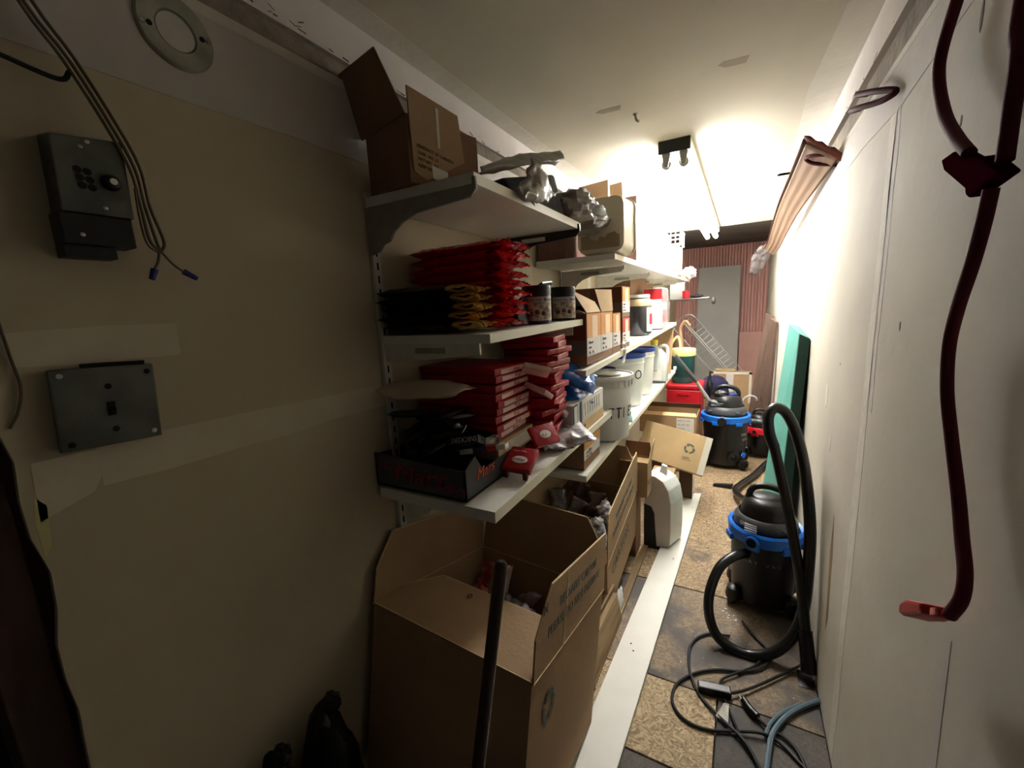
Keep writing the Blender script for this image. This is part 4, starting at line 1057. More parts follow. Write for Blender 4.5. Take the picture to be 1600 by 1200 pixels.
cbw = tag(MB().slab([(-.60, 3.30, zB3(3.45)+.002), (-.455, 3.30, zB3(3.45)+.002), (-.45, 3.38, zB3(3.45)+.34), (-.60, 3.38, zB3(3.45)+.34)], .012).build('cardboard_sheet', card, bevel=.002), 'tan cardboard sheet upright behind the milky jug', 'cardboard')
sc = tag(MB().box(-.462, -.44, 3.47, 3.50, zB3(3.5)+.003, zB3(3.5)+.03).build('shelf_stop', white_metal, bevel=.004), 'small white metal stop at the far end of the far bottom shelf', 'hook')

# ---------------------------------------------------------------- floor, left side: big cartons
def big_carton(name, label, NL, NR, FR, FL, wdir, h, flaps, m=card, mi=card_k, seed=0):
    NL, NR, FR, FL = (Vector(p) for p in (NL, NR, FR, FL)); wdir = Vector(wdir).normalized()
    loc = (NL+NR+FR+FL)/4 - wdir*h
    t = thing(name, label, 'cardboard box', loc)
    NL, NR, FR, FL = NL-loc, NR-loc, FR-loc, FL-loc
    cen = (NL+NR+FR+FL)/4; dn = -wdir*h
    th = .005
    tops = [NL, NR, FR, FL]; bots = [p+dn + (cen-p)*.04 for p in tops]
    names = ['near_side', 'aisle_side', 'far_side', 'wall_side']
    for i in range(4):
        j = (i+1) % 4
        inn = (cen - (tops[i]+tops[j])/2).normalized()
        MB().hexa([bots[i], bots[j], tops[j], tops[i]], [bots[i]+inn*th, bots[j]+inn*th, tops[j]+inn*th, tops[i]+inn*th]).build(names[i], m, t)
    MB().slab(bots, th, wdir).build('bottom', m, t)
    out = {}
    for i, (d, L, c0, c1) in flaps.items():
        j = (i+1) % 4
        h0, h1 = tops[i], tops[j]; e = (h1-h0).normalized(); d = Vector(d).normalized()
        nn = e.cross(d).normalized()
        P_ = [h0, h1, h1 + d*L*.5 + e*0, h1 + d*L - e*c1, h0 + d*L + e*c0, h0 + d*L*.5]
        MB().slab(P_, .004, nn).build('flap', m, t)
        MB().slab([h0+nn*-.0002, h1+nn*-.0002, h1+nn*-.0002+d*.002, h0+nn*-.0002+d*.002], .0052, nn).build('fold_crease', card_e, t)
        b = MB()
        for p, q_ in ((P_[2], P_[3]), (P_[3], P_[4]), (P_[4], P_[5])):
            b.tube([p+nn*.002, q_+nn*.002], .0024, 6, 1)
        b.build('cut_edge', card_e, t)
        out[i] = (h0, e, d, nn)
    return t, out
NL, NR, FR, FL = (-.782, .636, .556), (-.34, .630, .524), (-.345, 1.131, .402), (-.785, 1.135, .435)
c1, fo = big_carton('cardboard_box', 'largest open brown carton on the floor in front, flaps raised, holding snack bags', NL, NR, FR, FL, (0, .24, .97), .40,
    {0: ((.02, .80, -.10), .20, .06, .06), 1: ((.0, .22, .97), .175, .075, .01), 2: ((0.02, .30, .95), .20, .07, .03), 3: ((-.02, .25, .97), .17, .06, .05)})
h0, e, d, nn = fo[1]
og = h0 + nn*(.0 if nn.x < 0 else .004)
def tl(s_, size, a, c, **k): return text(s_, size, ink_g, h0 + e*a + d*c + Vector((.0045, 0, 0)), e, d, c1, **k)
tl('REUSABLE CARTON', .032, .125, .108, wide=1.0, off=.0008)
tl('PLEASE DO NOT DESTROY', .032, .06, .066, wide=1.0, off=.0008)
text('N', .03, ink, h0 + e*.03 + d*.125 + Vector((.0045, 0, 0)), e, d, c1, off=.0008)
b = MB()
for a in (.16, .165):
    b.slab([h0+e*a+Vector((.0048, 0, 0)), h0+e*(a+.004)+Vector((.0048, 0, 0)), h0+e*(a+.016)+d*.17+Vector((.0048, 0, 0)), h0+e*(a+.012)+d*.17+Vector((.0048, 0, 0))], .0005, (1, 0, 0))
b.build('wrinkle', card_e, c1)
recycle_mark(c1, h0 + e*.10 - d*.10 + Vector((.0008, 0, 0)), e, d, (1, 0, 0), .034, ink_g)
h0, e, d, nn = fo[0]
text('0', .03, ink, h0+e*.17+d*.15+Vector((0, 0, .0045)), e, d, c1, off=.001)
sb = foil_bag('snack_bag', .17, .13, .05, white_foil, seed=51)
sbr = foil_bag('snack_bag', .17, .13, .05, mat('red_white_foil', (224, 216, 210), .35, bump=.4, bs=30, col2=(190, 24, 30), vs=9, detail=0), seed=53)
sbm = foil_bag('snack_bag', .15, .11, .045, mat('maroon_foil', (58, 22, 28), .3, bump=.5, bs=30, col2=(130, 118, 112), vs=11), seed=55)
loc1 = Vector((-.56, .93, .30))
seen = set()
for k, (dx, dy, dz, rt, pr_) in enumerate(((-.12, -.02, .06, (20, -60, 30), sbr), (.02, -.02, .05, (-10, -65, 80), sb), (.12, .04, .07, (10, -55, 10), sbr), (.13, .12, .05, (25, -60, 60), sb), (-.02, .10, .04, (0, -50, -40), sbm), (-.13, .11, .05, (-20, -55, 100), sbr), (.04, .05, -.03, (0, 0, 30), sb), (-.08, .04, -.03, (0, 5, 80), sbm))):
    o_ = pr_ if pr_.name not in seen else copy_tree(pr_); seen.add(pr_.name)
    o_.location = loc1 + Vector((dx, dy, dz)); o_.rotation_euler = tuple(R(v) for v in rt)
    o_['label'] = 'crumpled snack bag in the pile inside the largest front carton'; o_['group'] = 'snack bags inside the front carton'
# second carton
NL, NR, FR, FL = (-.785, 1.44, .30), (-.42, 1.435, .275), (-.42, 1.955, .372), (-.785, 1.96, .39)
c2_, fo = big_carton('cardboard_box', 'second open brown carton behind the largest one, tall aisle flap, dark snack bags inside', NL, NR, FR, FL, (0, -.12, .99), .25,
    {1: ((.01, .03, 1), .205, .01, .03), 2: ((-.05, .25, .95), .20, .05, .05), 3: ((-.02, .0, .99), .18, .05, .05)})
h0, e, d, nn = fo[1]
text('REUSABLE CARTON', .034, ink_g, h0+e*.12+d*.115+Vector((.0045, 0, 0)), e, d, c2_, off=.0008, wide=.9)
text('PLEASE DO NOT DESTROY', .034, ink_g, h0+e*.07+d*.065+Vector((.0045, 0, 0)), e, d, c2_, off=.0008, wide=.9)
text('CARTON', .07, ink_g, h0+e*.08-d*.11+Vector((.0015, 0, 0)), e, d, c2_, off=.0008)
for k in range(11):
    o_ = copy_tree([sbm, sbm, sbm, sb][k % 4])
    o_.location = (-.60+.075*(k % 4-1.5)+random.uniform(-.01, .01), 1.56+.11*(k//4)+random.uniform(-.02, .02), .31+.02*(k//4)+random.uniform(0, .05))
    o_.rotation_euler = tuple(R(v) for v in (random.uniform(-30, 30), random.uniform(-75, -35), random.uniform(0, 180))); o_.scale = (.8, .8, .8)
    o_['label'] = 'dark crumpled snack bag in the pile inside the second carton'; o_['group'] = 'snack bags inside the second carton'
tb_ = thing('bag_scrap', 'torn bit of clear plastic at the foot of the second carton', 'plastic scrap', (-.405, 1.56, .0))
MB().blob((0, 0, .035), .012, .05, .06, .4, 4, 3).build('film', plastic_white, tb_, smooth=True)

# wooden step under the cartons
ws = thing('wooden_step', 'low raw wooden step on the floor below the big cartons', 'step', (-.50, 1.27, 0))
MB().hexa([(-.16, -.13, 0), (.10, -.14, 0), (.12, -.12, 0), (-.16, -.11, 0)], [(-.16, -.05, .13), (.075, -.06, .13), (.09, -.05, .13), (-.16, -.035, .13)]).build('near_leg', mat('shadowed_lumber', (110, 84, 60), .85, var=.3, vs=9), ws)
for k in range(3):
    MB().hexa([(.03+.024*k-.03, -.06, .11), (.052+.024*k-.03, -.06, .11), (.075+.02*k-.03, .26, .11), (.05+.02*k-.03, .26, .11)], [(.03+.024*k-.03, -.06, .135), (.052+.024*k-.03, -.06, .135), (.075+.02*k-.03, .26, .135), (.05+.02*k-.03, .26, .135)]).build('board', raw_wood, ws, bevel=.001)
MB().box(-.16, .10, .20, .225, 0, .11).build('far_leg', raw_wood, ws)
MB().hexa([(.085, -.12, 0), (.115, -.12, 0), (.12, .24, 0), (.09, .24, 0)], [(.07, -.05, .112), (.09, -.05, .112), (.10, .24, .112), (.08, .24, .112)]).build('side_board', raw_wood, ws, bevel=.001)
# long white board along the floor
wbd = thing('long_board', 'long white board lying on the floor along the aisle', 'board', (-.28, 1.8, 0))
b = MB().hexa([(-.105, -1.18, .001), (.022, -1.10, .001), (.092, 1.03, .001), (-.016, .99, .001)], [(-.105, -1.18, .018), (.022, -1.10, .018), (.092, 1.03, .018), (-.016, .99, .018)])
b.build('board', white_board, wbd, bevel=.002)
for (x_, y_) in ((-.02, -.45), (.03, .2), (.06, .8), (.0, .88), (-.035, -.42)):
    MB().lathe([(.0035, 0), (.003, .0006)], (x_, y_, .0181), 8).build('nail_head', darkgap, wbd)
rl = tag(MB().box(-.415, -.385, .95, 2.4, .0, .012).build('wood_strip', raw_wood, bevel=.001), 'thin raw wood strip on the floor left of the long white board', 'wood strip')
# broom handle in front
bh = thing('broom_handle', 'dark varnished handle with rounded top standing in front of the largest carton', 'handle', (-.40, .40, 0))
pa, pb = Vector((-0.313, 0.5, 0.883)), Vector((-0.35, 0.44, 0.503))
top_ = pa-bh.location; bot_ = pb-bh.location; dd = (top_-bot_).normalized()
bot_ = bot_ + dd*(-(bot_.z)/dd.z)
M_ = frame(dd.orthogonal(), dd.cross(dd.orthogonal()))
Lh = (top_-bot_).length
MB().lathe([(.0105, .01), (.0105, Lh-.012), (.0092, Lh-.004), (.005, Lh)], bot_, 18, M_).build('handle', broom_m, bh, smooth=True)
MB().box(bot_.x-.12, bot_.x+.12, bot_.y-.03, bot_.y+.03, .0, .05).build('head', black_pl, bh, bevel=.006)
# dark clutter in the near left corner of the floor
for k, (x_, y_, rx, ry, rz, lb) in enumerate(((-.715, .43, .07, .055, .245, 'tall dark bag standing at the left wall beside the largest carton'), (-.725, .325, .05, .045, .235, 'narrower dark bag at the left wall, nearest to the doorway'))):
    t = thing('dark_bag', lb, 'bag', (x_, y_, 0))
    MB().blob((0, 0, rz), rx, ry, rz, .15, 2.5, 31+k).build('body', black_foil if k == 0 else dark_stuff, t, smooth=True)
    MB().blob((.01, .01, rz*2.02), .018, .018, .022, .3, 3, 2).build('knot', black_foil, t, smooth=True)

# small tall carton, towel dispenser, recycled carton and friends
t = tag(MB().box(-.56, -.425, 1.968, 2.085, .001, .33).build('cardboard_box', card_d, bevel=.002), 'brown carton standing on the floor under the small open carton', 'cardboard box')
t, q = carton('cardboard_box', 'small open tan carton with upright flap under the far bottom shelf', (-.505, 1.965, .333), (1, 0, 0), (0, 1, 0), UZ, .135, .11, .175, card, closed=False, inner=card_l)
MB().box(.004, .131, .0, .003, .175, .178).build('front_lip', card_e, t)
MB().slab([(0, .11, .175), (.135, .11, .175), (.125, .115, .245), (.006, .115, .245)], .003).build('flap', card_d, t)
MB().slab([(.135, 0, .175), (.135, .11, .175), (.146, .115, .27), (.141, .08, .25)], .003).build('flap', card_l, t)
MB().box(.006, .129, .006, .104, .12, .165).build('inner_pack', card_l, t)
text('logo', .04, ink_g, (.1355, .01, .06), (0, 1, 0), UZ, t)
td = thing('towel_dispenser', 'white plastic paper towel dispenser standing on the floor by the long board', 'dispenser', (-.405, 2.085, 0))
prof = [(.0, 0), (.10, 0), (.125, .03), (.13, .12), (.128, .26), (.115, .33), (.09, .375), (.05, .40), (.0, .405)]
dirx = Vector((1, .0, 0)); diry = Vector((.33, .94, 0)).normalized()
def ext(P_, y0, y1, mm, nm, dz=0, **k):
    b = MB()
    b.hexa([dirx*x_ + diry*y0 + Vector((0, 0, z_)) for x_, z_ in P_], [dirx*x_ + diry*y1 + Vector((0, 0, z_)) for x_, z_ in P_])
    return b.build(nm, mm, td, **k)
ext(prof, .004, .13, white_pl, 'cover', bevel=.006, seg=2, smooth=True)
ext([(x_, z_) for x_, z_ in prof], -.004, .004, mat('greyed_cream_plastic', (196, 184, 172), .5), 'end_panel', bevel=.002)
ext([(.0, 0.0), (.062, .0), (.062, .03), (.05, .2), (.035, .235), (.0, .245)], -.0075, -.004, black_pl, 'dark_recess')
ext([(.02, 0), (.112, 0), (.12, .018), (.02, .018)], -.006, .132, black_pl, 'black_foot')
MB().hexa([(.05, .05, .36), (.10, .06, .36), (.10, .10, .36), (.05, .09, .36)], [(.07, .07, .44), (.095, .075, .43), (.095, .10, .43), (.07, .095, .44)]).build('lever', white_pl, td, bevel=.004)
# carton with recycling mark leaning out into the aisle
OB = Vector((-.560, 2.60, .315)); ux = Vector((.395, .0, -.085)).normalized(); uz = Vector((-.02, .10, .22)); uz = (uz-ux*uz.dot(ux)).normalized(); uy = uz.cross(ux)
rc, q = carton('cardboard_box', 'tilted tan carton with recycling mark sticking out into the aisle', OB, ux, uy, uz, .40, .13, .235, card_l, th=.004)
def fq(a, c): return ux*a + uz*c - uy*.0012
recycle_mark(rc, ux*.290 + uz*.135, ux, uz, -uy, .030, ink_g)
for k, s_ in enumerate(('PLEASE', 'RECYCLE')):
    text(s_, .013, ink_g, fq(.262, .075-.014*k), ux, uz, rc)
MB().slab([fq(.365, .0), fq(.40, .0), fq(.40, .235), fq(.365, .235)], .0008, -uy).build('tape_strip', tape_m, rc)
MB().slab([q(.4008, 0, 0), q(.4008, .05, 0), q(.4008, .05, .235), q(.4008, 0, .235)], .0008, ux).build('tape_strip', tape_m, rc)
sp_ = tag(MB().box(-.60, -.40, 2.66, 2.80, .001, .262).build('cardboard_box', card_d, bevel=.002), 'brown carton on the floor holding up the tilted carton', 'cardboard box')
t = pcarton('carton with white label standing on the floor behind the towel dispenser', -.44, -.315, 2.36, 2.56, .001, .275, card)
MB().box(-.05, .055, -.1012, -.1002, .12, .25).build('white_label', label_w, t)
text('B', .05, blue_pr, (-.02, -.1016, .17), UX, UZ, t)
t = pcarton('narrow dark carton standing at the end of the long white board', -.315, -.235, 2.72, 2.86, .001, .24, card_k)
fpanel(t, -.068, .068, .02, .2, .04, white_card)
t = pcarton('small pale carton low between the dispenser and the long board', -.345, -.285, 2.28, 2.345, .001, .13, card_l)
# labelled carton behind
t, q = carton('cardboard_box', 'shallow open carton with shipping label under the red cooler', (-.66, 3.18, .30), (1, .03, 0), (0, 1, 0), UZ, .40, .30, .135, card, closed=False, inner=card_l)
MB().slab([(0, 0, .135), (.40, .012, .135), (.39, .06, .15), (.0, .05, .15)], .003).build('flap', card_l, t)
MB().slab([(0, .3, .135), (.40, .312, .135), (.41, .29, .175), (.0, .28, .175)], .003).build('flap', card_k, t)
MB().slab([(.265, .0065, .02), (.385, .0101, .02), (.385, .0101, .125), (.265, .0065, .125)], .0008, (0, -1, 0)).build('shipping_label', label_w, t)
for k, s_ in enumerate(('SHIP TO  0149', 'NO. 4471 582', '| ||| || ||| |')):
    text(s_, .014, ink, (.272, .0055, .10-.03*k), (1, .03, 0), UZ, t)
tag(MB().box(-.64, -.28, 3.20, 3.46, .001, .297).build('cardboard_box', card_d, bevel=.002), 'plain brown carton under the labelled open carton', 'cardboard box')
# red cooler and water jug
rcool = thing('cooler', 'red plastic cooler box in front of the green water jug', 'cooler', (-.41, 3.86, .30))
MB().box(-.135, .14, -.15, .15, .0, .235).build('body', cool_red, rcool, bevel=.015, seg=3, smooth=True)
MB().box(-.14, .145, -.155, .155, .238, .275).build('lid', cool_red, rcool, bevel=.01, seg=3, smooth=True)
MB().box(-.05, .05, -.162, -.155, .19, .215).build('latch', cool_red, rcool, bevel=.002)
tag(MB().box(-.58, -.27, 3.72, 4.0, .001, .298).build('cardboard_box', card_d, bevel=.002), 'brown carton on the floor under the red cooler', 'cardboard box')
wj = thing('water_jug', 'dark green round water jug with pale yellow lid, on the red cooler', 'water jug', (-.435, 3.86, .576))
MB().lathe([(.082, 0), (.088, .01), (.09, .05), (.09, .055), (.094, .06), (.096, .235)], (0, 0, 0), 36).build('body', green_pl, wj, smooth=True)
MB().lathe([(.101, .235), (.103, .24), (.103, .285), (.098, .295), (.0, .298)], (0, 0, 0), 36).build('lid', yel_pl, wj, smooth=True, label='pale yellow lid')
MB().tube([(-.095, -.02, .28), (-.09, -.03, .34), (-.05, -.035, .395), (-.03, -.03, .375), (-.02, -.02, .295)], .011, 10, 6).build('handle', yel_pl, wj, smooth=True, label='pale yellow handle')

# ---------------------------------------------------------------- vacuums
def wet_vac(name, label, x, y, r, hr, accent, rot=0, big=False):
    t = thing(name, label, 'vacuum', (x, y, 0), rot=R(rot))
    MB().lathe([(r*.80, .03), (r*.84, .035), (r*.88, hr*.5), (r*.93, hr-.02), (r*.93, hr)], (0, 0, 0), 40).build('tank', black_pl, t, smooth=True)
    b = MB().lathe([(r*.94, hr-.035), (r*1.0, hr-.03), (r*1.02, hr-.005), (r*1.03, hr+.012), (r*.98, hr+.02), (r*.9, hr+.016)], (0, 0, 0), 44, cap=False)
    b.build('rim', accent, t, smooth=True, label='bright coloured rim band')
    for a in (200, 250, 305, 350, 60, 130):
        c_, s_ = math.cos(R(a)), math.sin(R(a))
        MB().cbox((r*1.0*c_, r*1.0*s_, hr-.035), (.016, .05, .026), Matrix.Rotation(R(a), 3, 'Z')).build('rim_tab', accent, t, bevel=.004)
    s = r/.13
    MB().lathe([(r*.86, hr+.012), (r*.86, hr+.035), (r*.80, hr+.05*s), (r*.70, hr+.055*s), (r*.66, hr+.09*s), (r*.60, hr+.115*s), (r*.42, hr+.13*s), (.0, hr+.132*s)], (0, 0, 0), 36, cap=False).build('motor_head', black_pl, t, smooth=True)
    MB().lathe([(r*.862, hr+.030), (r*.85, hr+.045*s), (r*.76, hr+.062*s), (r*.74, hr+.063*s)], (0, 0, 0), 36, cap=False).build('grey_collar', grey_pl, t, smooth=True, label='grey collar')
    for a in (225, 305):
        MB().lathe([(.016*s, 0), (.015*s, .008)], (r*.80*math.cos(R(a)), r*.80*math.sin(R(a)), hr+.04*s), 18, Euler((R(40), 0, R(a+90))).to_matrix()).build('latch_button', grey_pl, t, smooth=True)
    # handle across the top
    MB().tube([(-r*.5, 0, hr+.09*s), (-r*.42, 0, hr+.15*s), (-r*.15, 0, hr+.172*s), (r*.25, 0, hr+.168*s), (r*.48, 0, hr+.145*s), (r*.5, 0, hr+.09*s)], .0125*s, 10, 6).build('handle', black_pl, t, smooth=True)
    # inlet port
    a = R(250 if not big else 265)
    port = MB().tube([(r*.85*math.cos(a), r*.85*math.sin(a), hr-.012), (r*1.12*math.cos(a), r*1.12*math.sin(a), hr-.012)], .024*s, 20, 1)
    port.build('hose_port', accent if not big else black_pl, t, smooth=True)
    MB().tube([(r*1.121*math.cos(a), r*1.121*math.sin(a), hr-.012), (r*1.125*math.cos(a), r*1.125*math.sin(a), hr-.012)], .018*s, 18, 1).build('port_hole', darkgap, t)
    # casters
    for a in (215, 325, 35, 145):
        c_, s_ = math.cos(R(a)), math.sin(R(a))
        f = MB().lathe([(.03*s, .03), (.032*s, .045), (.026*s, .075), (.01*s, .085)], (r*.93*c_, r*.93*s_, 0), 16).build('caster_housing', black_pl, t, smooth=True)
        MB().cbox((r*1.0*c_, r*1.0*s_, .016), (.026, .03, .03), Matrix.Rotation(R(a+20), 3, 'Z')).build('wheel', black_rub, f, bevel=.010, seg=3, smooth=True)
    return t, s
v1, s = wet_vac('shop_vacuum', 'front black wet and dry vacuum with blue rim and long looped hose', .118, 1.875, .133, .335, blue_pl)
for k in range(4):   # grille on the near side of the head
    MB().cbox((-.055+.0*k, -.118, .362+.009*k), (.045, .004, .003), Matrix.Rotation(R(-22), 3, 'Z')).build('grille_bar', silver_pl, v1)
def tank_text(v, s_, size, r, z, a0, da, m):
    for k, ch in enumerate(s_):
        a = R(a0+da*k)
        text(ch, size, m, ((r+.001)*math.cos(a), (r+.001)*math.sin(a), z), (-math.sin(a), math.cos(a), 0), UZ, v, 'lettering', wide=1.1)
tank_text(v1, 'ART VAC', .021, .120, .222, -127, 9.5, mat('dull_silver_print', (120, 120, 122), .4))
v2, s = wet_vac('shop_vacuum', 'larger black vacuum with bright blue rim, its wand leaning back, beside the tilted carton', -.082, 3.50, .168, .395, blue_pl, big=True)
tank_text(v2, 'MASTER', .03, .157, .265, -44, 9, silver_pl)
tank_text(v2, 'VAC', .03, .155, .225, -40, 9, silver_pl)
MB().lathe([(.045, 0), (.045, .004), (.035, .006), (.02, .006), (.018, .002), (.012, .009), (.0, .009)], (.07, -.132, .105), 26, Euler((R(90), 0, R(28))).to_matrix()).build('drain_boss', black_pl, v2, smooth=True)
MB().lathe([(.02, 0), (.019, .012), (.006, .014)], (.128, -.085, .115), 18, Euler((R(90), 0, R(56))).to_matrix()).build('drain_cap', blue_pl, v2, smooth=True, label='blue drain cap')
MB().lathe([(.03, 0), (.028, .004)], (.04, -.02, .395+.17), 18, sx=1.3).build('switch_cap', blue_lid, v2, smooth=True)
MB().blob((-.045, -.05, .395+.10), .085, .06, .035, .25, 2.5, 4).build('hose_fitting', grey_pl, v2, smooth=True)
MB().blob((-.03, -.05, .395+.17), .05, .03, .03, .3, 2.5, 9).build('hose_fitting', black_pl, v2, smooth=True)
v3, s = wet_vac('shop_vacuum', 'small black vacuum with red rim behind the larger blue one', .165, 3.80, .112, .235, red_pl)
MB().tube([(-.07, -.07, .30), (.0, -.1, .305), (.07, -.07, .30)], .022, 10, 5).build('accessory_tube', grey_pl, v3, smooth=True)

def hose(label, P, r, cat='hose', m=black_rub, n=10, ribs=True):
    pts_ = smooth(P, n)
    # resample evenly, alternate radius for ribs
    L = [0]
    for a, c in zip(pts_, pts_[1:]): L.append(L[-1]+(c-a).length)
    step = .0045; N = int(L[-1]/step); Q = []; j = 0
    for i in range(N+1):
        d = i*step
        while j < len(L)-2 and L[j+1] < d: j += 1
        f = (d-L[j])/max(1e-6, L[j+1]-L[j]); Q.append(pts_[j].lerp(pts_[j+1], min(1, f)))
    b = MB(); rings = []; pn = None; seg = 16
    for i, p in enumerate(Q):
        t_ = (Q[min(i+1, len(Q)-1)]-Q[max(i-1, 0)]).normalized()
        if pn is None: pn = t_.orthogonal().normalized()
        pn = (pn - t_*pn.dot(t_)).normalized(); bn = t_.cross(pn)
        rr = r*(1 if (i % 2 or not ribs) else .955)
        rings.append([b.bm.verts.new(p+(pn*math.cos(2*math.pi*k/seg)+bn*math.sin(2*math.pi*k/seg))*rr) for k in range(seg)])
    for a, c in zip(rings, rings[1:]):
        for k in range(seg): b.bm.faces.new((a[k], a[(k+1) % seg], c[(k+1) % seg], c[k]))
    b.bm.faces.new(rings[0]); b.bm.faces.new(rings[-1])
    t = thing('vacuum_hose', label, cat, Vector(P[0]))
    o_ = b.build('tube', m, t, smooth=True)
    for v in o_.data.vertices: v.co -= Vector(P[0])
    return t
HP = [(0.068, 1.8, 0.246), (0.017, 1.72, 0.268), (-0.034, 1.66, 0.243), (-0.064, 1.6, 0.176), (-0.066, 1.56, 0.108), (-0.039, 1.53, 0.045), (0.013, 1.52, 0.014), (0.08, 1.52, 0.009), (0.151, 1.53, 0.044), (0.201, 1.55, 0.114), (0.226, 1.57, 0.212), (0.233, 1.59, 0.347), (0.234, 1.62, 0.474), (0.224, 1.66, 0.595), (0.207, 1.7, 0.706), (0.181, 1.72, 0.799), (0.152, 1.73, 0.857), (0.119, 1.72, 0.876), (0.098, 1.7, 0.849), (0.102, 1.68, 0.793), (0.12, 1.67, 0.741)]
h1 = hose('thick black ribbed hose looping up from the front vacuum against the teal board', HP, .0185)
wn = thing('vacuum_wand', 'straight dark wand with nozzle standing by the right wall at the front vacuum', 'vacuum wand', (0.247, 1.48, -0.052))
P0 = wn.location
MB().tube([Vector((0.119, 1.67, 0.746))-P0, Vector((0.17, 1.63, 0.526))-P0, Vector((0.211, 1.58, 0.311))-P0, Vector((0.231, 1.54, 0.15))-P0], .0165, 14, 5).build('pipe', grey_pl if False else black_pl, wn, smooth=True)
MB().tube([Vector((0.231, 1.54, 0.15))-P0, Vector((0.244, 1.5, 0.028))-P0], .021, 14, 2, taper=1.1).build('collar', black_pl, wn, smooth=True)
zz0 = -P0.z
MB().hexa([(-.035, -.025, zz0+.002), (.012, -.025, zz0+.002), (.012, .05, zz0+.002), (-.035, .05, zz0+.002)], [(-.022, .0, .035), (.01, .0, .035), (.01, .035, .035), (-.022, .035, .035)]).build('nozzle', black_pl, wn, bevel=.004, smooth=True)
h2 = hose('black hose lying on the floor behind the front vacuum, running to the small red one', [(0.085, 2.638, 0.1), (0.03, 2.78, 0.06), (0.008, 2.906, 0.05), (0.041, 3.056, 0.03), (0.121, 3.268, 0.025), (0.22, 3.578, 0.025), (.235, 3.45, .03)], .019)
fn = thing('floor_nozzle', 'flat black floor nozzle lying on the boards left of the front vacuum', 'nozzle', (-0.046, 3.026, 0))
MB().hexa([(-.085, -.015, .002), (.03, -.02, .002), (.04, .02, .002), (-.085, .012, .002)], [(-.08, -.012, .02), (.03, -.012, .032), (.04, .012, .032), (-.08, .010, .02)]).build('body', black_pl, fn, bevel=.003, smooth=True)
# wand of the larger vacuum leaning back to the jug
w2 = thing('vacuum_wand', 'long grey tube leaning from the larger blue vacuum up past the green water jug', 'vacuum wand', (-0.175, 3.4, 0.512))
P0 = w2.location
MB().tube([Vector((-0.193, 3.42, 0.517))-P0, Vector((-0.281, 3.35, 0.674))-P0], .013, 12, 2).build('pipe', silver_pl, w2, smooth=True)
MB().tube([Vector((-0.281, 3.35, 0.674))-P0, Vector((-0.424, 3.28, 0.875))-P0], .016, 12, 2).build('pipe', grey_pl, w2, smooth=True)

# ---------------------------------------------------------------- boards leaning on the right wall
tbv = [(.188, 2.22, .001), (.232, 2.20, .001), (.248, 2.72, .001), (.145, 2.80, .001)]
tb2 = [(.2150, 2.22, 1.105), (.2610, 2.20, 1.095), (.2615, 2.62, 1.118), (.225, 2.58, 1.125)]
t = thing('teal_board', 'tall teal green board with shaded near edge leaning against the right wall', 'board', (.2, 2.45, 0))
b = MB().hexa(rel([(.176, 2.20, .001), (.215, 2.19, .001), (.215, 2.70, .001), (.133, 2.70, .001)], t.location), rel([(.222, 2.20, 1.105), (.2605, 2.19, 1.085), (.2605, 2.60, 1.115), (.218, 2.62, 1.125)], t.location))
b.build('face', teal_m, t, bevel=.002)
MB().hexa(rel([(.178, 2.186, .001), (.216, 2.176, .001), (.216, 2.189, .001), (.178, 2.199, .001)], t.location), rel([(.224, 2.186, 1.103), (.2605, 2.176, 1.083), (.2605, 2.189, 1.083), (.224, 2.199, 1.103)], t.location)).build('near_edge', teal_shade, t, label='near edge with shade in its colour')
def plank(label, P, Q, th=.02):
    """P bottom pair, Q top pair"""
    t = thing('brown_plank', label, 'plank', P[0], 'brown planks leaning on the right wall')
    b = MB().hexa(rel([P[0], P[1], (P[1][0]+th, P[1][1]+.004, P[1][2]), (P[0][0]+th, P[0][1]+.004, P[0][2])], P[0]), rel([Q[0], Q[1], (Q[1][0]+th, Q[1][1]+.004, Q[1][2]), (Q[0][0]+th, Q[0][1]+.004, Q[0][2])], P[0]))
    b.build('board', brown_wood, t, bevel=.0015)
    return t
plank('left dark brown plank leaning, its foot far out from the right wall', [(.06, 4.30, .001), (.115, 4.20, .001)], [(.188, 4.42, 1.13), (.236, 4.38, 1.10)])
plank('right dark brown plank leaning close to the right wall behind the teal board', [(.165, 4.10, .001), (.21, 4.0, .001)], [(.205, 4.05, 1.10), (.238, 3.95, 1.07)])

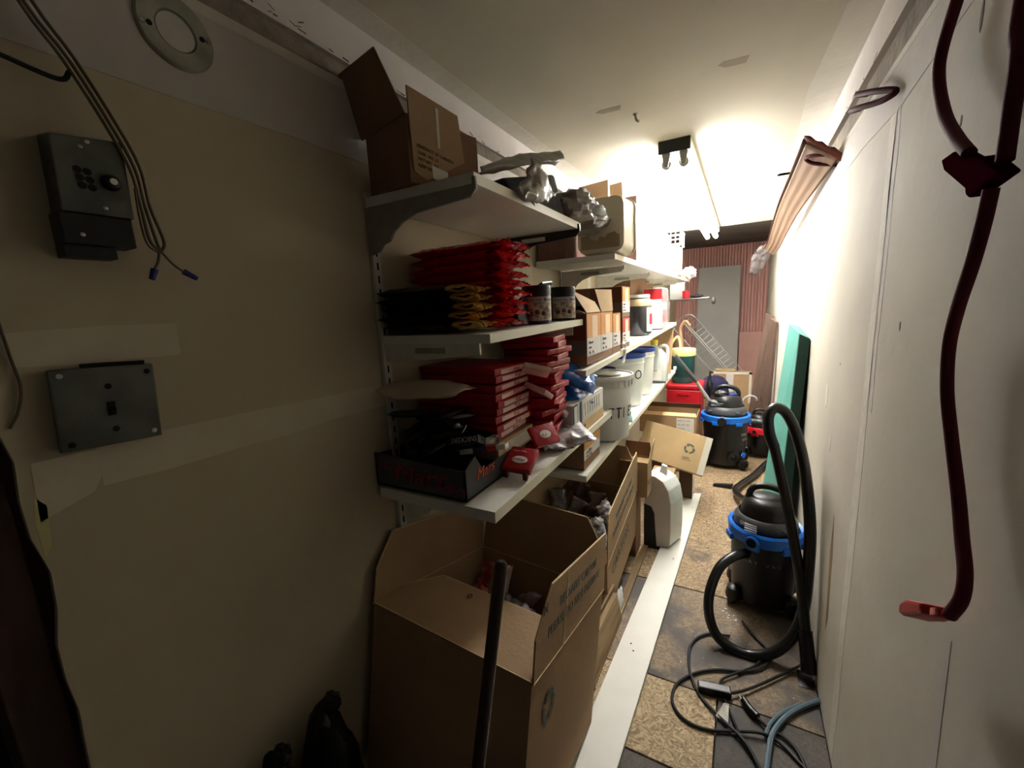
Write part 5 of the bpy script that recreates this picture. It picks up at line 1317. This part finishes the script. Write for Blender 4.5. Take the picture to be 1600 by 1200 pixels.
# ---------------------------------------------------------------- tan trim pieces hung high on the right wall
tt = thing('vinyl_trim', 'bundle of long tan trim strips hung high on the right wall by a red cord', 'trim strips', (.2, 2.2, 1.72))
def TP(*q_): return rel(q_, tt.location)
spine = [(.20, 1.80, 1.735), (.19, 2.15, 1.72), (.175, 2.6, 1.695), (.17, 3.1, 1.66), (.165, 3.5, 1.62), (.15, 3.75, 1.60)]
W_ = [(.0, .095, 0), (.0, .10, 0), (0, .085, 0), (.0, .07, 0), (0, .05, 0), (0, .03, 0)]
def prof_strip(name, off, wid, m, amp):
    rows = smooth(spine, 8); bm = bmesh.new(); G = []; n = 22
    for i, p in enumerate(rows):
        f = i/(len(rows)-1); wloc = wid*(1-.45*f)
        g = []
        for k in range(n+1):
            u = k/n
            # across: from upper-left down to the wall on the right
            xx = -.045+off[0] + u*(.105*wid/.1)
            zz_ = .045+off[1] - u*.075*(wid/.1) + amp*(.5-abs((u*3) % 1-.5))
            g.append(bm.verts.new((min(p.x+xx*(1-.35*f), .262)-tt.location.x, p.y-tt.location.y, p.z+zz_*(1-.35*f)-tt.location.z)))
        G.append(g)
    for a, c in zip(G, G[1:]):
        for k in range(n): bm.faces.new((a[k], a[k+1], c[k+1], c[k]))
    me = bpy.data.meshes.new(name); bm.to_mesh(me); bm.free(); me.materials.append(m)
    for p in me.polygons: p.use_smooth = True
    try: me.set_sharp_from_angle(angle=R(35))
    except Exception: pass
    ob = bpy.data.objects.new(name, me); C.objects.link(ob); ob.parent = tt
    s_ = ob.modifiers.new('s', 'SOLIDIFY'); s_.thickness = .003
    return ob
prof_strip('strip', (0, 0), .10, trim_m, .016)
prof_strip('strip', (.004, .010), .095, trim_m, .014)
prof_strip('strip', (.010, -.014), .085, mat('pale_trim', (130, 104, 82), .7), .006)
MB().hexa(TP((.157, 1.80, 1.782), (.262, 1.80, 1.700), (.262, 1.803, 1.690), (.17, 1.803, 1.765)), TP((.157, 1.786, 1.786), (.262, 1.786, 1.712), (.262, 1.79, 1.703), (.17, 1.79, 1.772))).build('cut_end', trim_cut, tt)
b = MB(); b.tube(TP((.262, 1.84, 1.715), (.225, 1.83, 1.725), (.185, 1.86, 1.738), (.175, 1.90, 1.742), (.20, 1.90, 1.722), (.262, 1.88, 1.70)), .006, 8, 5)
b.build('cord_loop', cord_red, tt, smooth=True)
dr = thing('grey_drape', 'dark grey drooping strip ends at the far end of the tan trim bundle', 'drape', (.10, 3.85, 1.62))
sheet('cloth', [[(-.035, .0, .0), (.0, -.02, .035), (.06, -.06, .045), (.12, -.1, .05)], [(-.05, .03, -.03), (-.02, .0, .0), (.04, -.04, .01), (.11, -.08, .02)], [(-.06, .05, -.10), (-.03, .02, -.07), (.02, .0, -.06), (.07, -.03, -.03)], [(-.058, .06, -.17), (-.02, .05, -.17), (.02, .03, -.14), (.05, .0, -.08)]], dgrey_fab, dr, amp=.01)

# ---------------------------------------------------------------- red extension cord on the right wall
ec = thing('extension_cord', 'maroon extension cord with three way block hanging down the right wall', 'extension cord', (.235, .74, 1.40))
def EP(*q_): return rel(q_, ec.location)
rc_ = .0072
MB().tube(EP((.245, .80, 1.75), (0.238, 0.853, 1.658), (0.238, 0.896, 1.606), (0.236, 0.889, 1.563), (0.232, 0.834, 1.498), (0.228, 0.767, 1.448), (0.226, 0.723, 1.42)), rc_, 12, 8).build('cord', cord_red, ec, smooth=True)
MB().tube(EP((.235, .62, 1.80), (0.238, 0.68, 1.561), (0.234, 0.661, 1.49), (0.23, 0.649, 1.434), (0.226, 0.637, 1.389)), rc_, 12, 8).build('cord', cord_red, ec, smooth=True)
MB().tube(EP((0.226, 0.657, 1.367), (0.226, 0.663, 1.335), (0.228, 0.682, 1.293), (0.232, 0.716, 1.242), (0.234, 0.733, 1.193), (0.236, 0.728, 1.136), (0.238, 0.706, 1.083), (0.238, 0.668, 1.022), (0.236, 0.638, 0.978), (0.232, 0.609, 0.949), (0.228, 0.598, 0.923), (0.226, 0.612, 0.891)), rc_*.95, 12, 8).build('cord', cord_red, ec, smooth=True)
blk = [(0.236, 0.783, 1.43), (0.236, 0.746, 1.43), (0.236, 0.707, 1.411), (0.236, 0.67, 1.403), (0.236, 0.624, 1.375), (0.236, 0.67, 1.368), (0.236, 0.685, 1.364), (0.236, 0.697, 1.37), (0.236, 0.699, 1.377), (0.236, 0.769, 1.414)]
MB().slab(EP(*blk), .018, (-1, 0, 0)).build('three_way_block', mat('maroon_rubber', (52, 10, 20), .9, spec=.0), ec, bevel=.004, seg=2)
pl = [(0.236, 0.697, 0.84), (0.236, 0.677, 0.861), (0.236, 0.632, 0.888), (0.236, 0.626, 0.877), (0.236, 0.645, 0.86), (0.236, 0.681, 0.833), (0.236, 0.697, 0.827)]
MB().slab(EP(*pl), .030, (-1, 0, 0)).build('plug_end', plug_red, ec, bevel=.004, seg=2, label='bright red plug end')
MB().slab(EP((0.206, 0.598, 0.904), (0.206, 0.586, 0.913), (0.206, 0.584, 0.906), (0.206, 0.597, 0.895)), .002, (-1, 0, 0)).build('socket_face', mat('pale_red_rubber', (224, 120, 120), .5), ec)
MB().slab(EP((0.225, 0.672, 0.851), (0.225, 0.662, 0.86), (0.225, 0.661, 0.858), (0.225, 0.672, 0.849)), .008, (-1, 0, 0)).build('prong', black_metal, ec)
hl = thing('cord_hook', 'maroon cord loop sticking out high on the right wall', 'cord', (.255, 1.35, 1.71))
MB().tube(rel([(.262, 1.50, 1.772), (.225, 1.40, 1.742), (.235, 1.28, 1.70), (.255, 1.20, 1.665), (.240, 1.24, 1.664), (.215, 1.34, 1.692), (.235, 1.52, 1.745), (.262, 1.58, 1.765)], hl.location), .0065, 10, 8).build('loop', cord_red, hl, smooth=True)

# ---------------------------------------------------------------- cords on the floor
def fc(label, pts_, r, m, cat='power cord', name='power_cord'):
    t = thing(name, label, cat, pts_[0])
    MB().tube(rel(pts_, pts_[0]), r, 8, 8).build('cord', m, t, smooth=True)
    return t
k_ = fc('thin black cord snaking in a wide loop on the floor below the front vacuum', [(0.05, 1.692, 0.008), (0.093, 1.622, 0.008), (0.126, 1.581, 0.008), (0.14, 1.537, 0.008), (0.108, 1.477, 0.008), (0.05, 1.434, 0.006), (-0.027, 1.405, 0.006), (-0.094, 1.356, 0.006), (-0.141, 1.289, 0.006), (-0.149, 1.228, 0.006), (-0.128, 1.185, 0.006), (-0.089, 1.163, 0.006), (-0.033, 1.167, 0.006), (0.034, 1.194, 0.009), (0.099, 1.214, 0.014), (0.147, 1.21, 0.008), (0.204, 1.16, 0.006)], .0045, cord_blk)
fc('second dark cord crossing in a narrow loop left of the plug', [(0.131, 1.557, 0.008), (0.089, 1.477, 0.008), (0.031, 1.412, 0.01), (-0.01, 1.367, 0.008), (-0.014, 1.322, 0.008), (0, 1.295, 0.006), (0.016, 1.255, 0.006), (0.042, 1.191, 0.01), (0.07, 1.148, 0.006), (0.098, 1.09, 0.006)], .004, cord_blk)
fc('dark cord arching over the boards and back under the hose', [(0.008, 1.591, 0.006), (-0.068, 1.565, 0.006), (-0.114, 1.499, 0.006), (-0.118, 1.41, 0.006), (-0.097, 1.326, 0.006), (-0.061, 1.266, 0.006), (-0.001, 1.213, 0.01), (0.058, 1.163, 0.016), (0.103, 1.092, 0.006)], .0045, mat('dark_grey_cord', (52, 56, 60), .45))
g1 = fc('thick blue grey cable bundle curving in the lower right floor', [(0.271, 1.418, 0.01), (0.216, 1.369, 0.009), (0.166, 1.307, 0.009), (0.129, 1.232, 0.012), (0.115, 1.167, 0.01), (0.104, 1.08, 0.01)], .0075, cord_gry)
fc('blue grey cable rising to the foot of the wand by the right wall', [(0.109, 1.216, 0.008), (0.126, 1.267, 0.008), (0.163, 1.325, 0.008), (0.212, 1.377, 0.008)], .006, cord_gry)
fc('pale grey cord standing up beside the nozzle at the right wall', [(0.262, 1.408, 0.006), (0.27, 1.468, 0.02), (0.278, 1.534, 0.05)], .004, cord_gry)
pg = fc('black cord with three pin plug lying on the dark floor board', [(0.088, 1.266, 0.012), (0.104, 1.254, 0.01), (0.123, 1.244, 0.008), (0.156, 1.235, 0.008), (0.185, 1.209, 0.008), (0.204, 1.158, 0.008)], .0045, cord_blk)
P0 = pg.location
MB().tube([Vector((0.09, 1.267, 0.012))-P0, Vector((0.071, 1.285, 0.012))-P0, Vector((0.054, 1.311, 0.012))-P0], .012, 12, 3, taper=.9).build('plug', black_pl, pg, smooth=True)
for dx in (-.006, .005):
    MB().tube([Vector((0.054, 1.311, 0.012))-P0+Vector((dx, 0, 0)), Vector((0.047, 1.319, 0.012))-P0+Vector((dx, .005, 0))], .002, 6, 1).build('prong', galv_l, pg)
sk = thing('cord_socket', 'black rectangular socket end of a cord lying on the floor below the hose loop', 'socket', (-0.038, 1.319, 0))
P0 = sk.location
a_, c_ = Vector((-0.079, 1.3, 0.014)), Vector((0.018, 1.318, 0.014))
dd = (c_-a_).normalized()
MB().cbox((a_+c_)/2-P0, ((c_-a_).length, .03, .026), frame(dd, (0, 1, 0))).build('body', black_pl, sk, bevel=.004)
MB().tube([c_-P0, Vector((0.059, 1.353, 0.012))-P0, Vector((0.125, 1.424, 0.01))-P0, Vector((0.234, 1.548, 0.012))-P0], .0045, 8, 6).build('cord', cord_blk, sk, smooth=True)
tgp = thing('cord_tag', 'small white paper tag on the cords on the floor', 'tag', (-0.005, 1.225, 0.012))
P0 = tgp.location
MB().slab([Vector((-0.001, 1.256, 0.03))-P0, Vector((0.013, 1.258, 0.03))-P0, Vector((0.013, 1.205, 0.012))-P0, Vector((-0.022, 1.219, 0.01))-P0], .001).build('paper', label_w, tgp)

# ---------------------------------------------------------------- clutter at the back
fb = thing('cardboard_box', 'brown carton with white taped edges and a clear tape cross, standing at the back', 'cardboard box', (-.08, 4.85, 0))
MB().box(-.19, .19, 0, .12, .001, .52).build('body', card, fb, bevel=.002)
for (a0, a1, c0, c1) in ((-.19, .195, .50, .525), (.17, .195, .20, .525), (-.19, -.165, .3, .525)):
    MB().box(a0, a1, -.004, -.001, c0, c1).build('white_edge_tape', tape_m, fb)
MB().box(-.04, .03, -.005, -.001, .22, .50).build('clear_tape', mat('glossy_tape', (206, 200, 196), .15, bump=.4, bs=40), fb)
text('FRAGILE', .03, mat('maroon_text', (130, 50, 70), .6), (-.055, -.006, .26), UX, UZ, fb, wide=.7)
nv = thing('cushion', 'navy folded cushion in front of the taped carton at the back', 'cushion', (-.22, 4.55, .0))
MB().box(-.13, .12, 0, .12, .001, .28).build('stand', card_d, nv, bevel=.003)
MB().blob((0, .05, .40), .14, .08, .12, .12, 2, 6).build('cover', navy_m, nv, smooth=True)
# wire rack / hangers
wr_ = thing('wire_rack', 'folding white wire shelf rack leaning diagonally before the grey slab at the back', 'wire rack', (-.33, 5.2, .75))
A0, A1 = Vector((-0.589, 5.2, 1.062))-wr_.location, Vector((-0.043, 5.2, 0.406))-wr_.location
dv = Vector((0, .06, .0)); nrm = Vector((A1-A0).normalized()); perp = Vector((-nrm.z, 0, nrm.x))
if perp.z > 0: perp = -perp
for k, (o1, rr) in enumerate(((0, .008), (.02, .008), (.14, .006), (-.11, .0035))):
    MB().tube([A0+perp*o1, A1+perp*o1], rr, 8, 1).build('rail', wire_m, wr_, smooth=True)
Ln = (A1-A0).length
for k in range(15):
    p = A0 + nrm*Ln*(k+.5)/15
    MB().tube([p-perp*.11+Vector((0, .03, 0)), p+Vector((0, .0, 0)), p+perp*.14+Vector((0, .03, 0))], .0028, 6, 1).build('cross_wire', wire_m, wr_)
MB().tube([A0+perp*.14, A0+perp*.05-nrm*.02, A0-perp*.02-nrm*.035, A0-perp*.09-nrm*.0, A0-perp*.11+nrm*.06], .008, 8, 5).build('end_bow', wire_m, wr_, smooth=True)
for o1 in (-.10, .12):
    p = A1 + perp*o1
    MB().tube([p, Vector((p.x, p.y+.02, .008-.75))], .008, 8, 1).build('leg', wire_m, wr_)
# metal rail shelf with red item
rs = thing('rail_shelf', 'narrow chrome wire shelf sticking out beyond the far shelves', 'wire shelf', (-.45, 4.5, 1.285))
for dy in (0, .05, .10):
    MB().tube([(-.34, dy, -.005), (.16, dy, .012)], .008, 8, 1).build('rail', chrome, rs, smooth=True)
for k in range(9):
    MB().tube([(-.30+.055*k, 0, -.002), (-.30+.055*k, .10, -.002)], .003, 6, 1).build('cross_wire', chrome, rs)
MB().lathe([(.03, 0), (.035, .02), (.02, .03)], (.19, .05, -.02), 14, Euler((0, R(90), 0)).to_matrix()).build('end_knob', galv, rs, smooth=True)
rdm = thing('red_cup', 'small bright red cup on the narrow chrome shelf', 'cup', (-.50, 4.55, 1.303))
MB().lathe([(.026, 0), (.032, .004), (.034, .07), (.03, .072)], (0, 0, 0), 18).build('body', red_pl, rdm, smooth=True)
t = tag(MB().blob((-.40, 4.55, 1.318), .06, .03, .018, .2, 3, 5).build('dark_cloth', dark_stuff, smooth=True), 'small dark cloth beside the red cup on the chrome shelf', 'cloth')
t = tag(MB().box(-.66, -.52, 4.62, 4.66, 1.30, 1.52).build('grey_board', grey_panel, bevel=.002), 'small pale grey board behind the red cup', 'board')
# cane, stand, wooden hoop
cn = thing('walking_cane', 'pale curved cane handle rising behind the larger vacuum', 'cane', (.03, 4.2, 0))
MB().tube([(-.01, 0, .0), (.0, 0, .25), (.005, 0, .34), (.03, 0, .395), (.075, 0, .41), (.11, 0, .395), (.115, 0, .37)], .009, 8, 6).build('shaft', wire_m, cn, smooth=True)
st = thing('tripod_stand', 'dark slim stand with pointed top behind the red cooler', 'stand', (-.235, 4.15, 0))
MB().lathe([(.012, 0), (.012, .45), (.028, .46), (.03, .52), (.016, .54), (.012, .58), (.004, .64)], (0, 0, 0), 14).build('post', black_pl, st, smooth=True)
MB().box(-.05, .05, -.05, .05, 0, .02).build('base', black_pl, st, bevel=.004)
hp = thing('wooden_hoop', 'pale wooden hoop lying on top of the taped carton at the back', 'hoop', (-.13, 4.91, .534))
MB().tube([(.09*math.cos(R(a)), .055*math.sin(R(a)), 0) for a in range(0, 361, 30)], .008, 8, 3).build('ring', card_l, hp, smooth=True)
hk2 = tag(MB().tube([(-.52, 4.10, .008), (-.51, 4.10, .4), (-.48, 4.08, .74), (-.47, 4.07, .86), (-.49, 4.1, 1.02), (-.45, 4.1, 1.09), (-.41, 4.1, 1.05)], .014, 8, 5).build('wooden_hook', mat('tan_wood', (150, 118, 84), .6), smooth=True), 'curved tan wooden hook above the green water jug', 'hook')
# crumbs and paint chips on the floor
b = MB()
for k in range(90):
    x_, y_ = random.uniform(-.15, .22), random.uniform(1.3, 3.3)
    s_ = random.uniform(.001, .0035) if k > 12 else random.uniform(.003, .007)
    b.cbox((x_, y_, .001), (s_, s_*random.uniform(.6, 1.6), .001), Matrix.Rotation(random.uniform(0, 3), 3, 'Z'))
for k in range(9):
    b.cbox((.0+random.uniform(-.03, .03), 1.72+random.uniform(-.03, .03), .001), (random.uniform(.003, .01), random.uniform(.003, .01), .001), Matrix.Rotation(random.uniform(0, 3), 3, 'Z'))
tag(b.build('paint_chips', mat('paint_chip', (226, 220, 206), .8)), 'tiny white paint chips and crumbs scattered on the floor', 'crumbs', kind='stuff')
